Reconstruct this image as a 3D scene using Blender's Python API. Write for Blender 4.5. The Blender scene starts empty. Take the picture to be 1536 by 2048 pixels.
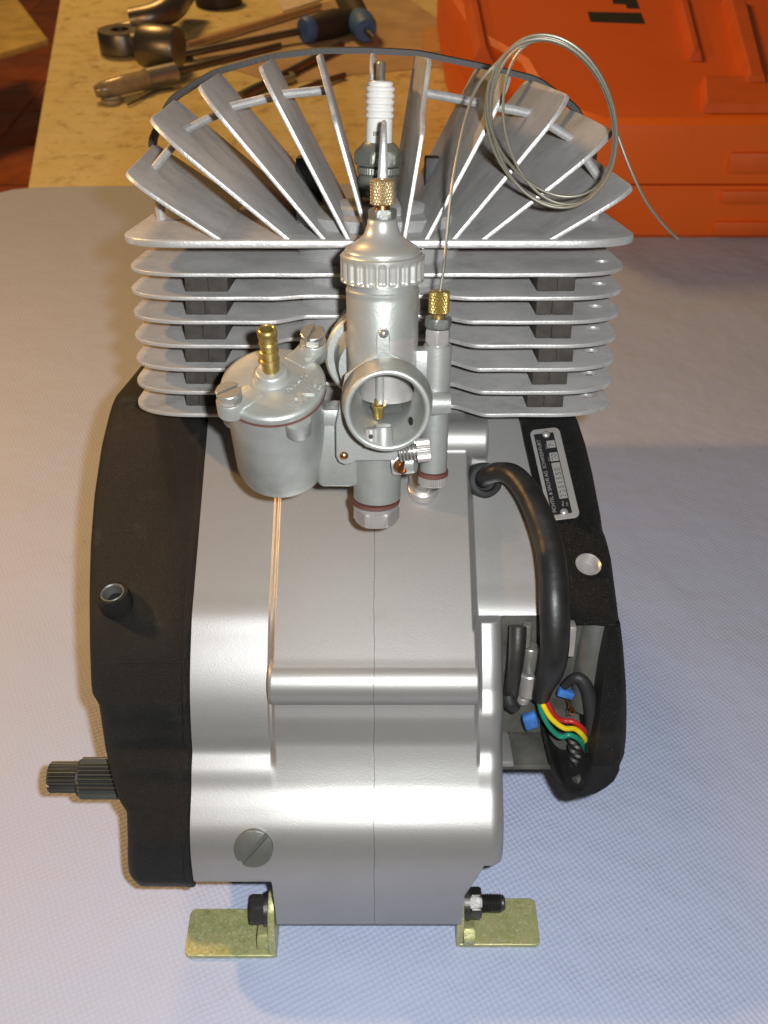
import bpy, bmesh, math, random
import numpy as np
from mathutils import Vector, Matrix
random.seed(7); np.random.seed(7)
R = math.radians
MM = 0.001
scene = bpy.context.scene
COL = scene.collection

# ------------------------------------------------------------------ camera
PITCH = 40.3            # camera looks down on the bench
FPX = 2000.0            # focal length in photograph pixels
cam_d = bpy.data.cameras.new('camera')
cam = bpy.data.objects.new('camera', cam_d); COL.objects.link(cam)
cam.location = (0, 0, 0.5); cam.rotation_euler = (R(90 - PITCH), 0, 0)
cam_d.sensor_fit = 'VERTICAL'; cam_d.sensor_height = 36.0; cam_d.sensor_width = 27.0
cam_d.lens = FPX / 2048.0 * 36.0
cam_d.clip_start = 0.01; cam_d.clip_end = 50
cam_d.dof.use_dof = True; cam_d.dof.focus_distance = 0.44; cam_d.dof.aperture_fstop = 22
scene.camera = cam

# ------------------------------------------------------------------ world, lamps, exposure
world = bpy.data.worlds.new('World'); scene.world = world; world.use_nodes = True
bg = world.node_tree.nodes['Background']
bg.inputs[0].default_value = (1.0, 0.72, 0.45, 1); bg.inputs[1].default_value = 0.05

def lamp(name, loc, power, color, radius):
    d = bpy.data.lights.new(name, 'POINT'); d.energy = power; d.color = color; d.shadow_soft_size = radius
    o = bpy.data.objects.new(name, d); o.location = loc; COL.objects.link(o)
    return o
# the camera's own flash, a little to the right of and above the lens
SP, CP = math.sin(R(PITCH)), math.cos(R(PITCH))
fx, fup = 0.024, 0.012
lamp('camera_flash', (fx, fup * SP, 0.5 + fup * CP), 8.8, (0.97, 1.0, 1.0), 0.006)
# tungsten desk lamp standing left of the engine
lamp('desk_lamp_bulb', (-0.58, 0.516, 0.56), 9.6, (1.0, 0.55, 0.19), 0.014)
# unseen warm lamp added behind the bench to light bench, case and floor
lamp('added_rear_lamp', (-0.9, 2.9, 1.9), 90.0, (1.0, 0.57, 0.18), 0.30)

vs = scene.view_settings
vs.view_transform = 'Standard'; vs.look = 'None'; vs.gamma = 1.0; vs.exposure = 0.38; vs.use_curve_mapping = False
scene.render.engine = 'CYCLES'

# ------------------------------------------------------------------ coordinate helpers (mm)
EP = 25.0                                   # camera pitch seen from the leaning engine
LEAN = PITCH - EP
CE, SE = math.cos(R(EP)), math.sin(R(EP))
CL, SL = math.cos(R(LEAN)), math.sin(R(LEAN))
BC, UC = -386.0, 409.0                      # camera in the engine frame
OY, OZ = 264.4, 3.6                         # engine origin on the bench

def ray(px, py):
    k = (py - 1024) / FPX
    return np.array([(px - 768) / FPX, CE - k * SE, -SE - k * CE])
CAM_E = np.array([0.0, BC, UC])
def E(px, py, b):                           # a point of the engine at depth b, (x, b, u)
    r = ray(px, py); t = (b - BC) / r[1]
    return CAM_E + t * r
def EPL(px, py, P0, n):                     # a point on a plane of the engine
    r = ray(px, py); t = np.dot(np.asarray(P0) - CAM_E, n) / np.dot(r, n)
    return CAM_E + t * r
def UY(py, b): return E(768, py, b)[2]
def G(px, py, z=0.0):                       # a point of the bench at height z, world mm
    k = (py - 1024) / FPX
    t = (500.0 - z) / (SP + k * CP)
    return np.array([t * (px - 768) / FPX, t * (CP - k * SP), z])
def W2E(p):                                 # world mm -> engine frame mm
    y, z = p[1] - OY, p[2] - OZ
    return np.array([p[0], y * CL - z * SL, y * SL + z * CL])

def hermite(xs, ys, q):
    xs = np.asarray(xs, float); ys = np.asarray(ys, float); q = np.asarray(q, float)
    o = np.argsort(xs); xs = xs[o]; ys = ys[o]
    d = np.diff(ys) / np.diff(xs)
    m = np.concatenate([[d[0]], (d[1:] + d[:-1]) / 2, [d[-1]]])
    sgn = np.concatenate([[1], d[1:] * d[:-1], [1]])
    q = np.clip(q, xs[0], xs[-1])
    i = np.clip(np.searchsorted(xs, q) - 1, 0, len(xs) - 2)
    h = xs[i + 1] - xs[i]; t = (q - xs[i]) / h
    return ((2*t**3 - 3*t**2 + 1) * ys[i] + (t**3 - 2*t**2 + t) * h * m[i]
            + (-2*t**3 + 3*t**2) * ys[i+1] + (t**3 - t**2) * h * m[i+1])
def S(a, b, x):
    t = np.clip((np.asarray(x, float) - a) / (b - a), 0, 1)
    return t * t * (3 - 2 * t)

# ------------------------------------------------------------------ mesh helpers
def unit(v):
    v = np.asarray(v, float); return v / np.linalg.norm(v)
def frame(axis, hint=(0, 0, 1)):
    a = unit(axis); h = np.asarray(hint, float)
    if abs(np.dot(a, h)) > 0.95: h = np.array([1.0, 0, 0])
    e1 = unit(np.cross(h, a)); e2 = np.cross(a, e1)
    return e1, e2, a

class MB:
    def __init__(s): s.v = []; s.f = []; s.n = 0
    def add(s, v, f):
        v = np.asarray(v, float).reshape(-1, 3); s.v.append(v)
        s.f.extend([tuple(i + s.n for i in q) for q in f]); s.n += len(v)
        return s
    def lathe(s, prof, o, axis, seg=48, hint=(0, 0, 1), rmod=None, cap=True):
        # prof: list of (height, radius) along the axis
        e1, e2, a = frame(axis, hint); o = np.asarray(o, float)
        th = np.arange(seg) * 2 * math.pi / seg
        V = []
        for h, r in prof:
            rr = np.full(seg, float(r)) if rmod is None else rmod(th, h, r)
            V.append(o + a * h + np.outer(np.cos(th) * rr, e1) + np.outer(np.sin(th) * rr, e2))
        V = np.concatenate(V); F = []
        for i in range(len(prof) - 1):
            for j in range(seg):
                k = (j + 1) % seg
                F.append((i*seg + j, i*seg + k, (i+1)*seg + k, (i+1)*seg + j))
        if cap:
            F.append(tuple(range(seg))[::-1]); F.append(tuple((len(prof)-1)*seg + j for j in range(seg)))
        return s.add(V, F)
    def tube(s, pts, rad, seg=12, cap=True):
        P = np.asarray(pts, float); n = len(P)
        rad = np.full(n, rad) if np.isscalar(rad) else np.asarray(rad, float)
        T = np.gradient(P, axis=0); T /= np.linalg.norm(T, axis=1)[:, None]
        e1 = frame(T[0])[0]; V = []
        th = np.arange(seg) * 2 * math.pi / seg
        for i in range(n):
            e1 = unit(e1 - T[i] * np.dot(e1, T[i])); e2 = np.cross(T[i], e1)
            V.append(P[i] + rad[i] * (np.outer(np.cos(th), e1) + np.outer(np.sin(th), e2)))
        F = []
        for i in range(n - 1):
            for j in range(seg):
                k = (j + 1) % seg
                F.append((i*seg + j, i*seg + k, (i+1)*seg + k, (i+1)*seg + j))
        if cap:
            F.append(tuple(range(seg))[::-1]); F.append(tuple((n-1)*seg + j for j in range(seg)))
        return s.add(np.concatenate(V), F)
    def grid(s, A):                          # A[rows, cols, 3]
        r, c = A.shape[:2]
        F = [(i*c + j, i*c + j + 1, (i+1)*c + j + 1, (i+1)*c + j) for i in range(r-1) for j in range(c-1)]
        return s.add(A.reshape(-1, 3), F)
    def box(s, lo, hi, bev=0.0, M=None, seg=2):
        bm = bmesh.new(); bmesh.ops.create_cube(bm, size=1.0)
        lo = np.asarray(lo, float); hi = np.asarray(hi, float)
        for v in bm.verts: v.co = Vector(tuple((lo + hi) / 2 + np.array(v.co) * (hi - lo)))
        if bev: bmesh.ops.bevel(bm, geom=bm.edges[:] , offset=bev, segments=seg, affect='EDGES', profile=0.5)
        return s.bm(bm, M)
    def bm(s, bm, M=None):
        bm.verts.ensure_lookup_table(); bm.verts.index_update()
        V = np.array([v.co[:] for v in bm.verts]).reshape(-1, 3)
        F = [tuple(v.index for v in f.verts) for f in bm.faces]
        bm.free()
        if M is not None: V = M(V)
        return s.add(V, F)
    def plate(s, outline, holes, thick, bev, M, res=2):
        # flat outline (2-D) with holes and rounded edges; M maps (n,3) local -> frame
        c = bpy.data.curves.new('t', 'CURVE'); c.dimensions = '2D'; c.fill_mode = 'BOTH'
        c.extrude = max(thick / 2 - bev, 1e-4); c.bevel_depth = bev; c.bevel_resolution = res; c.offset = -bev
        for poly in [outline] + list(holes):
            sp = c.splines.new('POLY'); sp.points.add(len(poly) - 1); sp.use_cyclic_u = True
            for p, q in zip(sp.points, poly): p.co = (q[0], q[1], 0, 1)
        o = bpy.data.objects.new('t', c); COL.objects.link(o)
        dg = bpy.context.evaluated_depsgraph_get()
        me = bpy.data.meshes.new_from_object(o.evaluated_get(dg))
        V = np.array([v.co[:] for v in me.vertices]).reshape(-1, 3)
        F = [tuple(p.vertices) for p in me.polygons]
        bpy.data.objects.remove(o); bpy.data.curves.remove(c); bpy.data.meshes.remove(me)
        return s.add(M(V), F)
    def text(s, body, size, M, depth=0.1, align='LEFT', bev=0.0, spacing=1.0):
        c = bpy.data.curves.new('t', 'FONT'); c.body = body; c.size = size; c.extrude = depth; c.align_x = align
        c.bevel_depth = bev; c.space_character = spacing
        o = bpy.data.objects.new('t', c); COL.objects.link(o)
        dg = bpy.context.evaluated_depsgraph_get()
        me = bpy.data.meshes.new_from_object(o.evaluated_get(dg))
        V = np.array([v.co[:] for v in me.vertices]).reshape(-1, 3)
        F = [tuple(p.vertices) for p in me.polygons]
        bpy.data.objects.remove(o); bpy.data.curves.remove(c); bpy.data.meshes.remove(me)
        return s.add(M(V), F)
    def mesh(s, name, mat, ang=35, weld=False):
        V = np.concatenate(s.v) * MM
        me = bpy.data.meshes.new(name); me.from_pydata(V.tolist(), [], s.f); me.update()
        bm = bmesh.new(); bm.from_mesh(me)
        if weld: bmesh.ops.remove_doubles(bm, verts=bm.verts, dist=1e-6)
        bmesh.ops.recalc_face_normals(bm, faces=bm.faces)
        bm.to_mesh(me); bm.free()
        me.shade_smooth(); me.set_sharp_from_angle(angle=R(ang))
        me.materials.append(mat)
        return me
    def build(s, name, mat, parent=None, ang=35, weld=False):
        o = bpy.data.objects.new(name, s.mesh(name, mat, ang, weld)); COL.objects.link(o)
        if parent is not None: o.parent = parent
        return o

def fmap(o, ex, ey, ez):
    o, ex, ey, ez = [np.asarray(t, float) for t in (o, ex, ey, ez)]
    return lambda V: o + np.outer(V[:, 0], ex) + np.outer(V[:, 1], ey) + np.outer(V[:, 2], ez)
def hexmod(k=6, soft=0.0):
    def f(th, h, r):
        a = np.mod(th, 2*math.pi/k) - math.pi/k
        return r * math.cos(math.pi/k) / np.cos(a)
    return f
def knurl(n, amp, pitch):
    def f(th, h, r):
        a = np.abs(np.mod(n*th/(2*math.pi) + h/pitch, 1) - .5) * 2
        b = np.abs(np.mod(n*th/(2*math.pi) - h/pitch, 1) - .5) * 2
        return r - amp * (1 - np.minimum(a, b)) ** 2
    return f
def hexnut(mb, o, axis, r, h, hint=(0, 0, 1), bore=None, rot=0.0):
    # chamfered hexagon: r is the corner radius
    c = r * 0.07
    def rm(th, hh, rr):
        t = np.mod(th + rot, math.pi/3) - math.pi/6
        hx = r * math.cos(math.pi/6) / np.cos(t)
        return np.minimum(hx, rr)
    prof = [(0, r*0.90), (c*1.6, r), (h - c*1.6, r), (h, r*0.90)]
    if bore:
        prof += [(h, bore), (h*0.3, bore)]
    mb.lathe(prof, o, axis, 72, hint, rm)
def bolt_slot(mb, o, axis, r, h, ang, hint=(0, 0, 1), slot=0.16, depth=0.35, kind='round'):
    # screw head with a straight slot: two half discs standing on a disc
    e1, e2, a = frame(axis, hint)
    d1 = math.cos(ang) * e1 + math.sin(ang) * e2; d2 = np.cross(a, d1)
    w = r * slot
    hb = h * (1 - depth)
    if kind == 'hex':
        def rm(th, hh, rr):
            t = np.mod(th, math.pi/3) - math.pi/6
            return np.minimum(r * math.cos(math.pi/6) / np.cos(t), rr)
        mb.lathe([(0, r), (hb, r)], o, axis, 72, hint, rm)
    else:
        mb.lathe([(0, r), (hb, r)], o, axis, 48, hint)
    for sg in (1, -1):
        t0 = math.asin(w / r); th = np.linspace(t0, math.pi - t0, 20)
        P = [(r*math.cos(t), sg*r*math.sin(t)) for t in th]
        Q = [(r*0.93*math.cos(t), sg*max(r*0.93*math.sin(t), w)) for t in th]
        n = len(P); V = []; F = []
        for hh, poly in ((hb - 0.01, P), (h*0.93, P), (h, Q)):
            for p in poly: V.append(np.asarray(o) + a*hh + d1*p[0] + d2*p[1])
        for i in range(2):
            for j in range(n):
                k = (j+1) % n; F.append((i*n+j, i*n+k, (i+1)*n+k, (i+1)*n+j))
        F.append(tuple(2*n + j for j in range(n)))
        mb.add(V, F)

# ------------------------------------------------------------------ materials
class NT:
    def __init__(s, name):
        s.m = bpy.data.materials.new(name); s.m.use_nodes = True
        s.t = s.m.node_tree; s.b = s.t.nodes['Principled BSDF']
        s.tc = s.t.nodes.new('ShaderNodeTexCoord')
    def n(s, kind, **kw):
        o = s.t.nodes.new(kind)
        for k, v in kw.items():
            if hasattr(o, k) and k not in o.inputs: setattr(o, k, v)
            else: o.inputs[k].default_value = v
        return o
    def l(s, a, b): s.t.links.new(a, b)
    def noise(s, scale, detail=4, rough=.5, coord='Object', vec=None):
        o = s.n('ShaderNodeTexNoise'); o.inputs['Scale'].default_value = scale
        o.inputs['Detail'].default_value = detail; o.inputs['Roughness'].default_value = rough
        s.l(vec if vec is not None else s.tc.outputs[coord], o.inputs['Vector']); return o.outputs['Fac']
    def ramp(s, fac, stops):
        o = s.n('ShaderNodeValToRGB'); cr = o.color_ramp
        while len(cr.elements) < len(stops): cr.elements.new(0.5)
        for e, (p, c) in zip(cr.elements, stops):
            e.position = p; e.color = (c, c, c, 1) if np.isscalar(c) else tuple(c) + (1,)
        s.l(fac, o.inputs[0]); return o.outputs[0]
    def mix(s, fac, a, b, blend='MIX'):
        o = s.n('ShaderNodeMix'); o.data_type = 'RGBA'; o.blend_type = blend
        for sock, val in ((o.inputs[0], fac), (o.inputs[6], a), (o.inputs[7], b)):
            if hasattr(val, 'is_linked') or hasattr(val, 'links'): s.l(val, sock)
            elif np.isscalar(val): sock.default_value = val
            else: sock.default_value = tuple(val) + (1,)
        return o.outputs[2]
    def math(s, op, a, b=None):
        o = s.n('ShaderNodeMath'); o.operation = op
        for i, val in enumerate((a, b)):
            if val is None: continue
            if hasattr(val, 'links'): s.l(val, o.inputs[i])
            else: o.inputs[i].default_value = val
        return o.outputs[0]
    def bump(s, h, dist, strength=1.0, nrm=None):
        o = s.n('ShaderNodeBump'); o.inputs['Strength'].default_value = strength; o.inputs['Distance'].default_value = dist
        s.l(h, o.inputs['Height'])
        if nrm is not None: s.l(nrm, o.inputs['Normal'])
        s.l(o.outputs[0], s.b.inputs['Normal']); return o.outputs[0]
    def set(s, **kw):
        for k, v in kw.items():
            k = k.replace('_', ' ')
            if hasattr(v, 'links'): s.l(v, s.b.inputs[k])
            elif np.isscalar(v): s.b.inputs[k].default_value = v
            else: s.b.inputs[k].default_value = tuple(v) + (1,)
        return s.m

def metal(name, base, rough, metallic=1.0, grime=0.25, gscale=60, bump_scale=900, bump=0.00012, dark=0.45, sparkle=0.0, tint=None):
    t = NT(name)
    g = t.noise(gscale, 6, .65)
    f = t.ramp(g, [(0.35, 0.0), (0.7, 1.0)])
    b = np.array(base)
    tint = b * dark if tint is None else np.array(tint)
    colr = t.mix(t.math('MULTIPLY', f, grime), b, tint)
    fine = t.noise(bump_scale, 3, .6)
    if sparkle:
        sp = t.ramp(t.noise(2600, 1, .5), [(0.66, 0.0), (0.74, 1.0)])
        colr = t.mix(t.math('MULTIPLY', sp, sparkle), colr, np.minimum(b * 1.7, .95))
    r2 = t.math('ADD', t.math('MULTIPLY', g, 0.16), rough - 0.08)
    t.set(Base_Color=colr, Metallic=metallic, Roughness=r2)
    if bump: t.bump(fine, bump)
    return t.m

def plain(name, base, rough=.5, metallic=0.0, noise_amt=.15, scale=80, bump=0.0, bscale=600, spec=.5):
    t = NT(name); b = np.array(base)
    f = t.ramp(t.noise(scale, 5, .6), [(.3, 0.0), (.7, 1.0)])
    colr = t.mix(f, b * (1 - noise_amt), np.minimum(b * (1 + noise_amt), 1))
    t.set(Base_Color=colr, Roughness=rough, Metallic=metallic, Specular_IOR_Level=spec)
    if bump: t.bump(t.noise(bscale, 4, .6), bump)
    return t.m

M = {}
def silver_paint():
    t = NT('silver_paint')
    big = t.noise(13, 6, .6); fine = t.noise(1500, 2, .6); grit = t.noise(420, 4, .7)
    c = t.mix(t.ramp(big, [(.35, 0.0), (.7, .9)]), (.425, .415, .405), (.365, .355, .35))
    mp = t.n('ShaderNodeMapping'); mp.inputs['Scale'].default_value = (1.0, 1.0, 26.0); mp.inputs['Rotation'].default_value = (.2, .1, .05)
    t.l(t.tc.outputs['Object'], mp.inputs[0])
    scr = t.ramp(t.noise(30, 3, .7, vec=mp.outputs[0]), [(.70, 0.0), (.74, 1.0)])
    scr = t.math('MULTIPLY', scr, t.ramp(t.noise(22, 3, .6), [(.52, 0.0), (.62, 1.0)]))
    c = t.mix(t.math('MULTIPLY', scr, .35), c, (.60, .58, .55))
    sp = t.ramp(t.noise(2400, 1, .5), [(.66, 0.0), (.74, 1.0)])
    c = t.mix(t.math('MULTIPLY', sp, .4), c, (.72, .71, .70))
    smear = t.ramp(t.noise(34, 6, .7), [(.56, 0.0), (.72, .25)])
    c = t.mix(smear, c, (.31, .295, .27))
    t.set(Base_Color=c, Metallic=.66, Roughness=t.math('ADD', t.math('MULTIPLY', big, .16), .37))
    n1 = t.bump(grit, .00002, .5)
    t.bump(fine, .00007, .7, n1)
    return t.m
M['silver'] = silver_paint()
def cast_alu():
    t = NT('cast_aluminium')
    big = t.noise(20, 7, .7); fine = t.noise(1100, 3, .65); mid = t.noise(230, 5, .65)
    c = t.mix(t.ramp(big, [(.38, 0.0), (.66, 1.0)]), (.43, .42, .415), (.30, .295, .29))
    c = t.mix(t.ramp(t.noise(55, 6, .75), [(.60, 0.0), (.74, .55)]), c, (.22, .21, .20))
    sp = t.ramp(t.noise(1900, 1, .5), [(.68, 0.0), (.75, 1.0)])
    c = t.mix(t.math('MULTIPLY', sp, .6), c, (.85, .84, .82))
    c = t.mix(t.ramp(t.noise(38, 8, .8), [(.50, 0.0), (.68, .5)]), c, (.20, .195, .19))
    if 'Diffuse Roughness' in t.b.inputs: t.b.inputs['Diffuse Roughness'].default_value = .55
    t.set(Base_Color=c, Metallic=.25, Roughness=t.math('ADD', t.math('MULTIPLY', big, .2), .42))
    n1 = t.bump(mid, .0005, .6)
    t.bump(fine, .0003, .8, n1)
    return t.m
M['cast'] = cast_alu()
M['fin_edge'] = metal('ground_fin_edge', (.62, .61, .60), .42, .55, .5, 60, 900, .0002, .6)
M['zinc'] = metal('die_cast_zinc', (.46, .475, .455), .42, .58, .60, 55, 700, .00009, .58)
M['machined'] = metal('machined_aluminium', (.55, .52, .50), .36, .62, .3, 90, 700, .00006, .6)
M['chrome'] = metal('polished_zinc', (.58, .575, .54), .30, .62, .35, 60, 300, .00004, .6)
M['shaftsteel'] = metal('oiled_shaft_steel', (.13, .135, .125), .36, .75, .4, 150, 900, .0001, .5)
M['plugsteel'] = metal('nickel_plug_shell', (.33, .34, .30), .36, .6, .4, 150, 900, .0001, .5)
M['steel'] = metal('bright_steel', (.46, .445, .41), .33, .75, .45, 120, 900, .00008, .5)
M['darksteel'] = metal('dark_steel', (.11, .105, .10), .42, .85, .5, 120, 900, .0001, .5)
M['greysteel'] = metal('phosphated_steel', (.22, .225, .205), .42, .6, .45, 150, 900, .0001, .5)
M['brass'] = metal('brass', (.36, .25, .075), .36, .72, .5, 120, 800, .00006, .5)
M['agedbrass'] = metal('aged_brass', (.46, .34, .19), .38, .72, .5, 200, 800, .00006, .45)
M['copper'] = metal('copper', (.62, .30, .14), .30, 1.0, .4, 200, 800, .00005, .5)
M['fibre'] = plain('red_fibre_washer', (.13, .045, .032), .75)
M['rubber'] = plain('black_rubber', (.018, .018, .019), .55, bump=.00015, bscale=500)
M['block'] = plain('damper_rubber', (.046, .039, .034), .85, noise_amt=.35, scale=160, bump=.0003, bscale=500)
M['sleeve'] = plain('black_vinyl', (.013, .013, .013), .43, noise_amt=.4, bump=.0007, bscale=45)
M['ceramic'] = plain('white_ceramic', (.80, .79, .75), .12, noise_amt=.02)
M['print'] = plain('black_print', (.015, .015, .015), .5)
M['plate_print'] = plain('plate_black', (.012, .012, .014), .35)
M['wire_yellow'] = plain('yellow_wire', (.72, .52, .01), .35)
M['wire_red'] = plain('red_wire', (.42, .02, .02), .35)
M['wire_green'] = plain('green_wire', (.01, .21, .13), .35)
M['blue'] = plain('blue_plastic', (.05, .17, .50), .5, noise_amt=.35, scale=200, bump=.0006, bscale=300)
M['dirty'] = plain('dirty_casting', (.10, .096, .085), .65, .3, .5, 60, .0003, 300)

def black_paint(name, spk, amp):
    t = NT(name)
    n1 = t.noise(2300, 3, .6)
    h = t.ramp(n1, [(.35, 0.0), (.7, 1.0)])
    col = t.mix(t.ramp(t.noise(24, 5), [(.35, 0.0), (.7, 1.0)]), (.004, .0038, .0036), (.0105, .0095, .0087))
    sp = t.ramp(t.noise(2600, 1, .5), [(.67, 0.0), (.74, 1.0)])
    col = t.mix(t.math('MULTIPLY', sp, spk), col, (.20, .215, .24))
    dust = t.ramp(t.noise(70, 6, .7), [(.58, 0.0), (.75, .12)])
    col = t.mix(dust, col, (.16, .145, .13))
    t.set(Base_Color=col, Roughness=.48, Specular_IOR_Level=.34)
    t.bump(h, amp, .8)
    return t.m
M['black'] = black_paint('black_satin_paint', .34, .00042)
M['black2'] = black_paint('black_wrinkle_paint', .6, .0007)

def chromate():
    t = NT('yellow_chromate_zinc')
    g = t.noise(620, 4, .8); g2 = t.noise(75, 7, .8)
    c1 = t.ramp(g2, [(.30, (.33, .38, .13)), (.46, (.46, .48, .20)), (.60, (.56, .52, .26)), (.74, (.54, .36, .26))])
    c = t.mix(t.ramp(g, [(.52, 0.0), (.66, 1.0)]), c1, (.72, .72, .46))
    c = t.mix(t.ramp(t.noise(500, 4, .8), [(.56, 0.0), (.70, .7)]), c, (.13, .13, .04))
    t.set(Base_Color=c, Metallic=.5, Roughness=.42)
    t.bump(g, .0002); return t.m
M['chromate'] = chromate()

def wood():
    t = NT('worn_workbench_wood')
    mp = t.n('ShaderNodeMapping'); mp.inputs['Scale'].default_value = (1, 7, 1)
    mp.inputs['Rotation'].default_value = (0, 0, R(78))
    t.l(t.tc.outputs['Object'], mp.inputs[0])
    grain = t.noise(9, 8, .6, vec=mp.outputs[0])
    patch = t.noise(9, 6, .65); spot = t.noise(95, 3, .6); dirt = t.noise(26, 7, .75)
    c = t.ramp(grain, [(.25, (.60, .48, .20)), (.5, (.68, .57, .27)), (.8, (.76, .66, .36))])
    c = t.mix(t.ramp(patch, [(.40, 0.0), (.62, .75)]), c, (.72, .61, .34))
    c = t.mix(t.ramp(t.noise(15, 7, .7), [(.52, 0.0), (.72, .6)]), c, (.46, .30, .08))
    c = t.mix(t.ramp(dirt, [(.53, 0.0), (.70, .75)]), c, (.16, .09, .035))
    c = t.mix(t.ramp(spot, [(.68, 0.0), (.75, .8)]), c, (.05, .032, .02))
    t.set(Base_Color=c, Roughness=.55, Specular_IOR_Level=.35)
    t.bump(t.noise(220, 5), .0006); return t.m
M['wood'] = wood()

def paper():
    t = NT('embossed_blue_paper')
    # raised dots in staggered rows, about 4.5 mm apart
    mp = t.n('ShaderNodeMapping'); mp.inputs['Rotation'].default_value = (0, 0, R(17))
    t.l(t.tc.outputs['Object'], mp.inputs[0])
    nz = t.n('ShaderNodeTexNoise'); nz.inputs['Scale'].default_value = 60; nz.inputs['Detail'].default_value = 2
    t.l(t.tc.outputs['Object'], nz.inputs['Vector'])
    va = t.n('ShaderNodeVectorMath'); va.operation = 'SCALE'; va.inputs['Scale'].default_value = .0035; t.l(nz.outputs['Color'], va.inputs[0])
    vb = t.n('ShaderNodeVectorMath'); vb.operation = 'ADD'; t.l(mp.outputs[0], vb.inputs[0]); t.l(va.outputs[0], vb.inputs[1])
    sx = t.n('ShaderNodeSeparateXYZ'); t.l(vb.outputs[0], sx.inputs[0])
    k = 2 * math.pi / .0039
    a = t.math('SINE', t.math('MULTIPLY', sx.outputs[0], k))
    b = t.math('SINE', t.math('MULTIPLY', sx.outputs[1], k))
    h = t.math('ADD', t.math('MULTIPLY', t.math('MULTIPLY', a, b), .5), .5)
    h = t.math('POWER', h, 1.6)
    c = t.mix(h, (.425, .47, .635), (.475, .525, .70))
    c = t.mix(t.ramp(t.noise(6, 4), [(.35, 0.0), (.7, .35)]), c, (.42, .485, .66))
    c = t.mix(t.ramp(t.noise(150, 2, .5), [(.775, 0.0), (.80, .8)]), c, (.10, .08, .06))
    t.set(Base_Color=c, Roughness=.85, Specular_IOR_Level=.2)
    n0 = t.bump(t.noise(7, 4, .6), .02, .4)
    n1 = t.bump(h, .0010, .36, n0)
    t.bump(t.noise(700, 3), .0002, .6, n1); return t.m
M['paper'] = paper()

def orange():
    t = NT('orange_moulded_plastic')
    g = t.noise(7, 5, .6); sp = t.noise(260, 2, .5)
    c = t.mix(g, (.76, .125, .009), (.88, .16, .015))
    c = t.mix(t.ramp(sp, [(.74, 0.0), (.80, .55)]), c, (.72, .50, .34))
    c = t.mix(t.ramp(t.noise(17, 8, .7), [(.62, 0.0), (.80, .30)]), c, (.34, .08, .02))
    t.set(Base_Color=c, Roughness=.48, Specular_IOR_Level=.4)
    t.bump(t.noise(420, 3), .0004, .5); return t.m
M['orange'] = orange()
M['orange2'] = plain('orange_plastic_panel', (.72, .125, .011), .5, noise_amt=.1, scale=20, bump=.0003)
M['tile'] = plain('terracotta_tile', (.36, .10, .038), .45, noise_amt=.3, scale=9)
M['grout'] = plain('tile_grout', (.42, .25, .13), .8)
M['board'] = plain('pale_softwood', (.60, .45, .17), .6, noise_amt=.25, scale=15)
M['oldsteel'] = metal('old_tool_steel', (.23, .21, .19), .36, .9, .6, 40, 300, .0002, .45)
M['amber'] = plain('translucent_handle', (.36, .28, .17), .2, noise_amt=.4, scale=20)
M['card'] = plain('scrap_card', (.50, .30, .13), .8)
M['white_paper'] = plain('white_scrap', (.68, .60, .52), .8)
M['handle_blue'] = plain('blue_handle_plastic', (.06, .15, .42), .5)
M['handle_black'] = plain('black_handle_plastic', (.035, .028, .024), .6)
M['redpaint'] = plain('red_paint_ring', (.36, .05, .02), .4)
M['tape'] = plain('brown_adhesive', (.13, .075, .05), .6)

def tag(o, label=None, cat=None, group=None, kind=None):
    if label: o['label'] = label
    if cat: o['category'] = cat
    if group: o['group'] = group
    if kind: o['kind'] = kind
    return o

# ================================================================== THE SETTING
# bench top: a slab whose left edge runs away from the camera
bl0, bl1 = G(120, 0, -2), G(55, 375, -2)
dirv = (bl0 - bl1) / (bl0[1] - bl1[1])
def bench_x(Y): return (bl1 + dirv * (Y - bl1[1]))[0]
mb = MB()
outl = [(bench_x(60), 60), (1400, 60), (1400, 2700), (bench_x(2700), 2700)]
mb.plate([(x, y) for x, y in outl], [], 40, 2, lambda V: V + np.array([0, 0, -22.5]))
bench = mb.build('workbench_top', M['wood']); tag(bench, kind='structure')

# floor with tiles, far below the bench edge
floor = MB().box((-3600, 800, -790), (900, 8200, -762)).build('floor', M['grout']); tag(floor, kind='structure')
TS = 345.0
tile_me = MB().box((-TS/2 + 5, -TS/2 + 5, -8), (TS/2 - 5, TS/2 - 5, 0), 3).mesh('tile', M['tile'])
ang = R(9)
for i in range(-8, 6):
    for j in range(-4, 16):
        lx, ly = i * TS - 1500, j * TS + 60
        x = lx; y = 2500 + ly
        px = 768 + FPX * x / (y * CP + (500 + 755) * SP)
        if px > 300 or px < -320 or y < 2300: continue
        o = bpy.data.objects.new('tile', tile_me); COL.objects.link(o); o.parent = floor
        o.location = (x * MM, y * MM, -.755 + random.uniform(-.0006, .0006)); o.rotation_euler = (0, 0, 0)
# blue wiping paper laid over the bench
mb = MB()
pl = [G(-330, 700), G(-330, 430)] + [G(x, y) for x, y in ((-40, 392), (0, 385), (25, 379), (60, 375.5), (110, 373.5), (290, 370.5), (600, 368))]
outl = [(p[0], p[1]) for p in pl] + [(420, 1236), (980, 1240), (980, 90), (-420, 90)]
mb.plate(outl, [], .6, .12, lambda V: V + np.array([0, 0, -.35]))
sheet = mb.build('paper_sheet', M['paper'])
tag(sheet, 'pale blue embossed wiping paper spread under the engine', 'paper')

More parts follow.
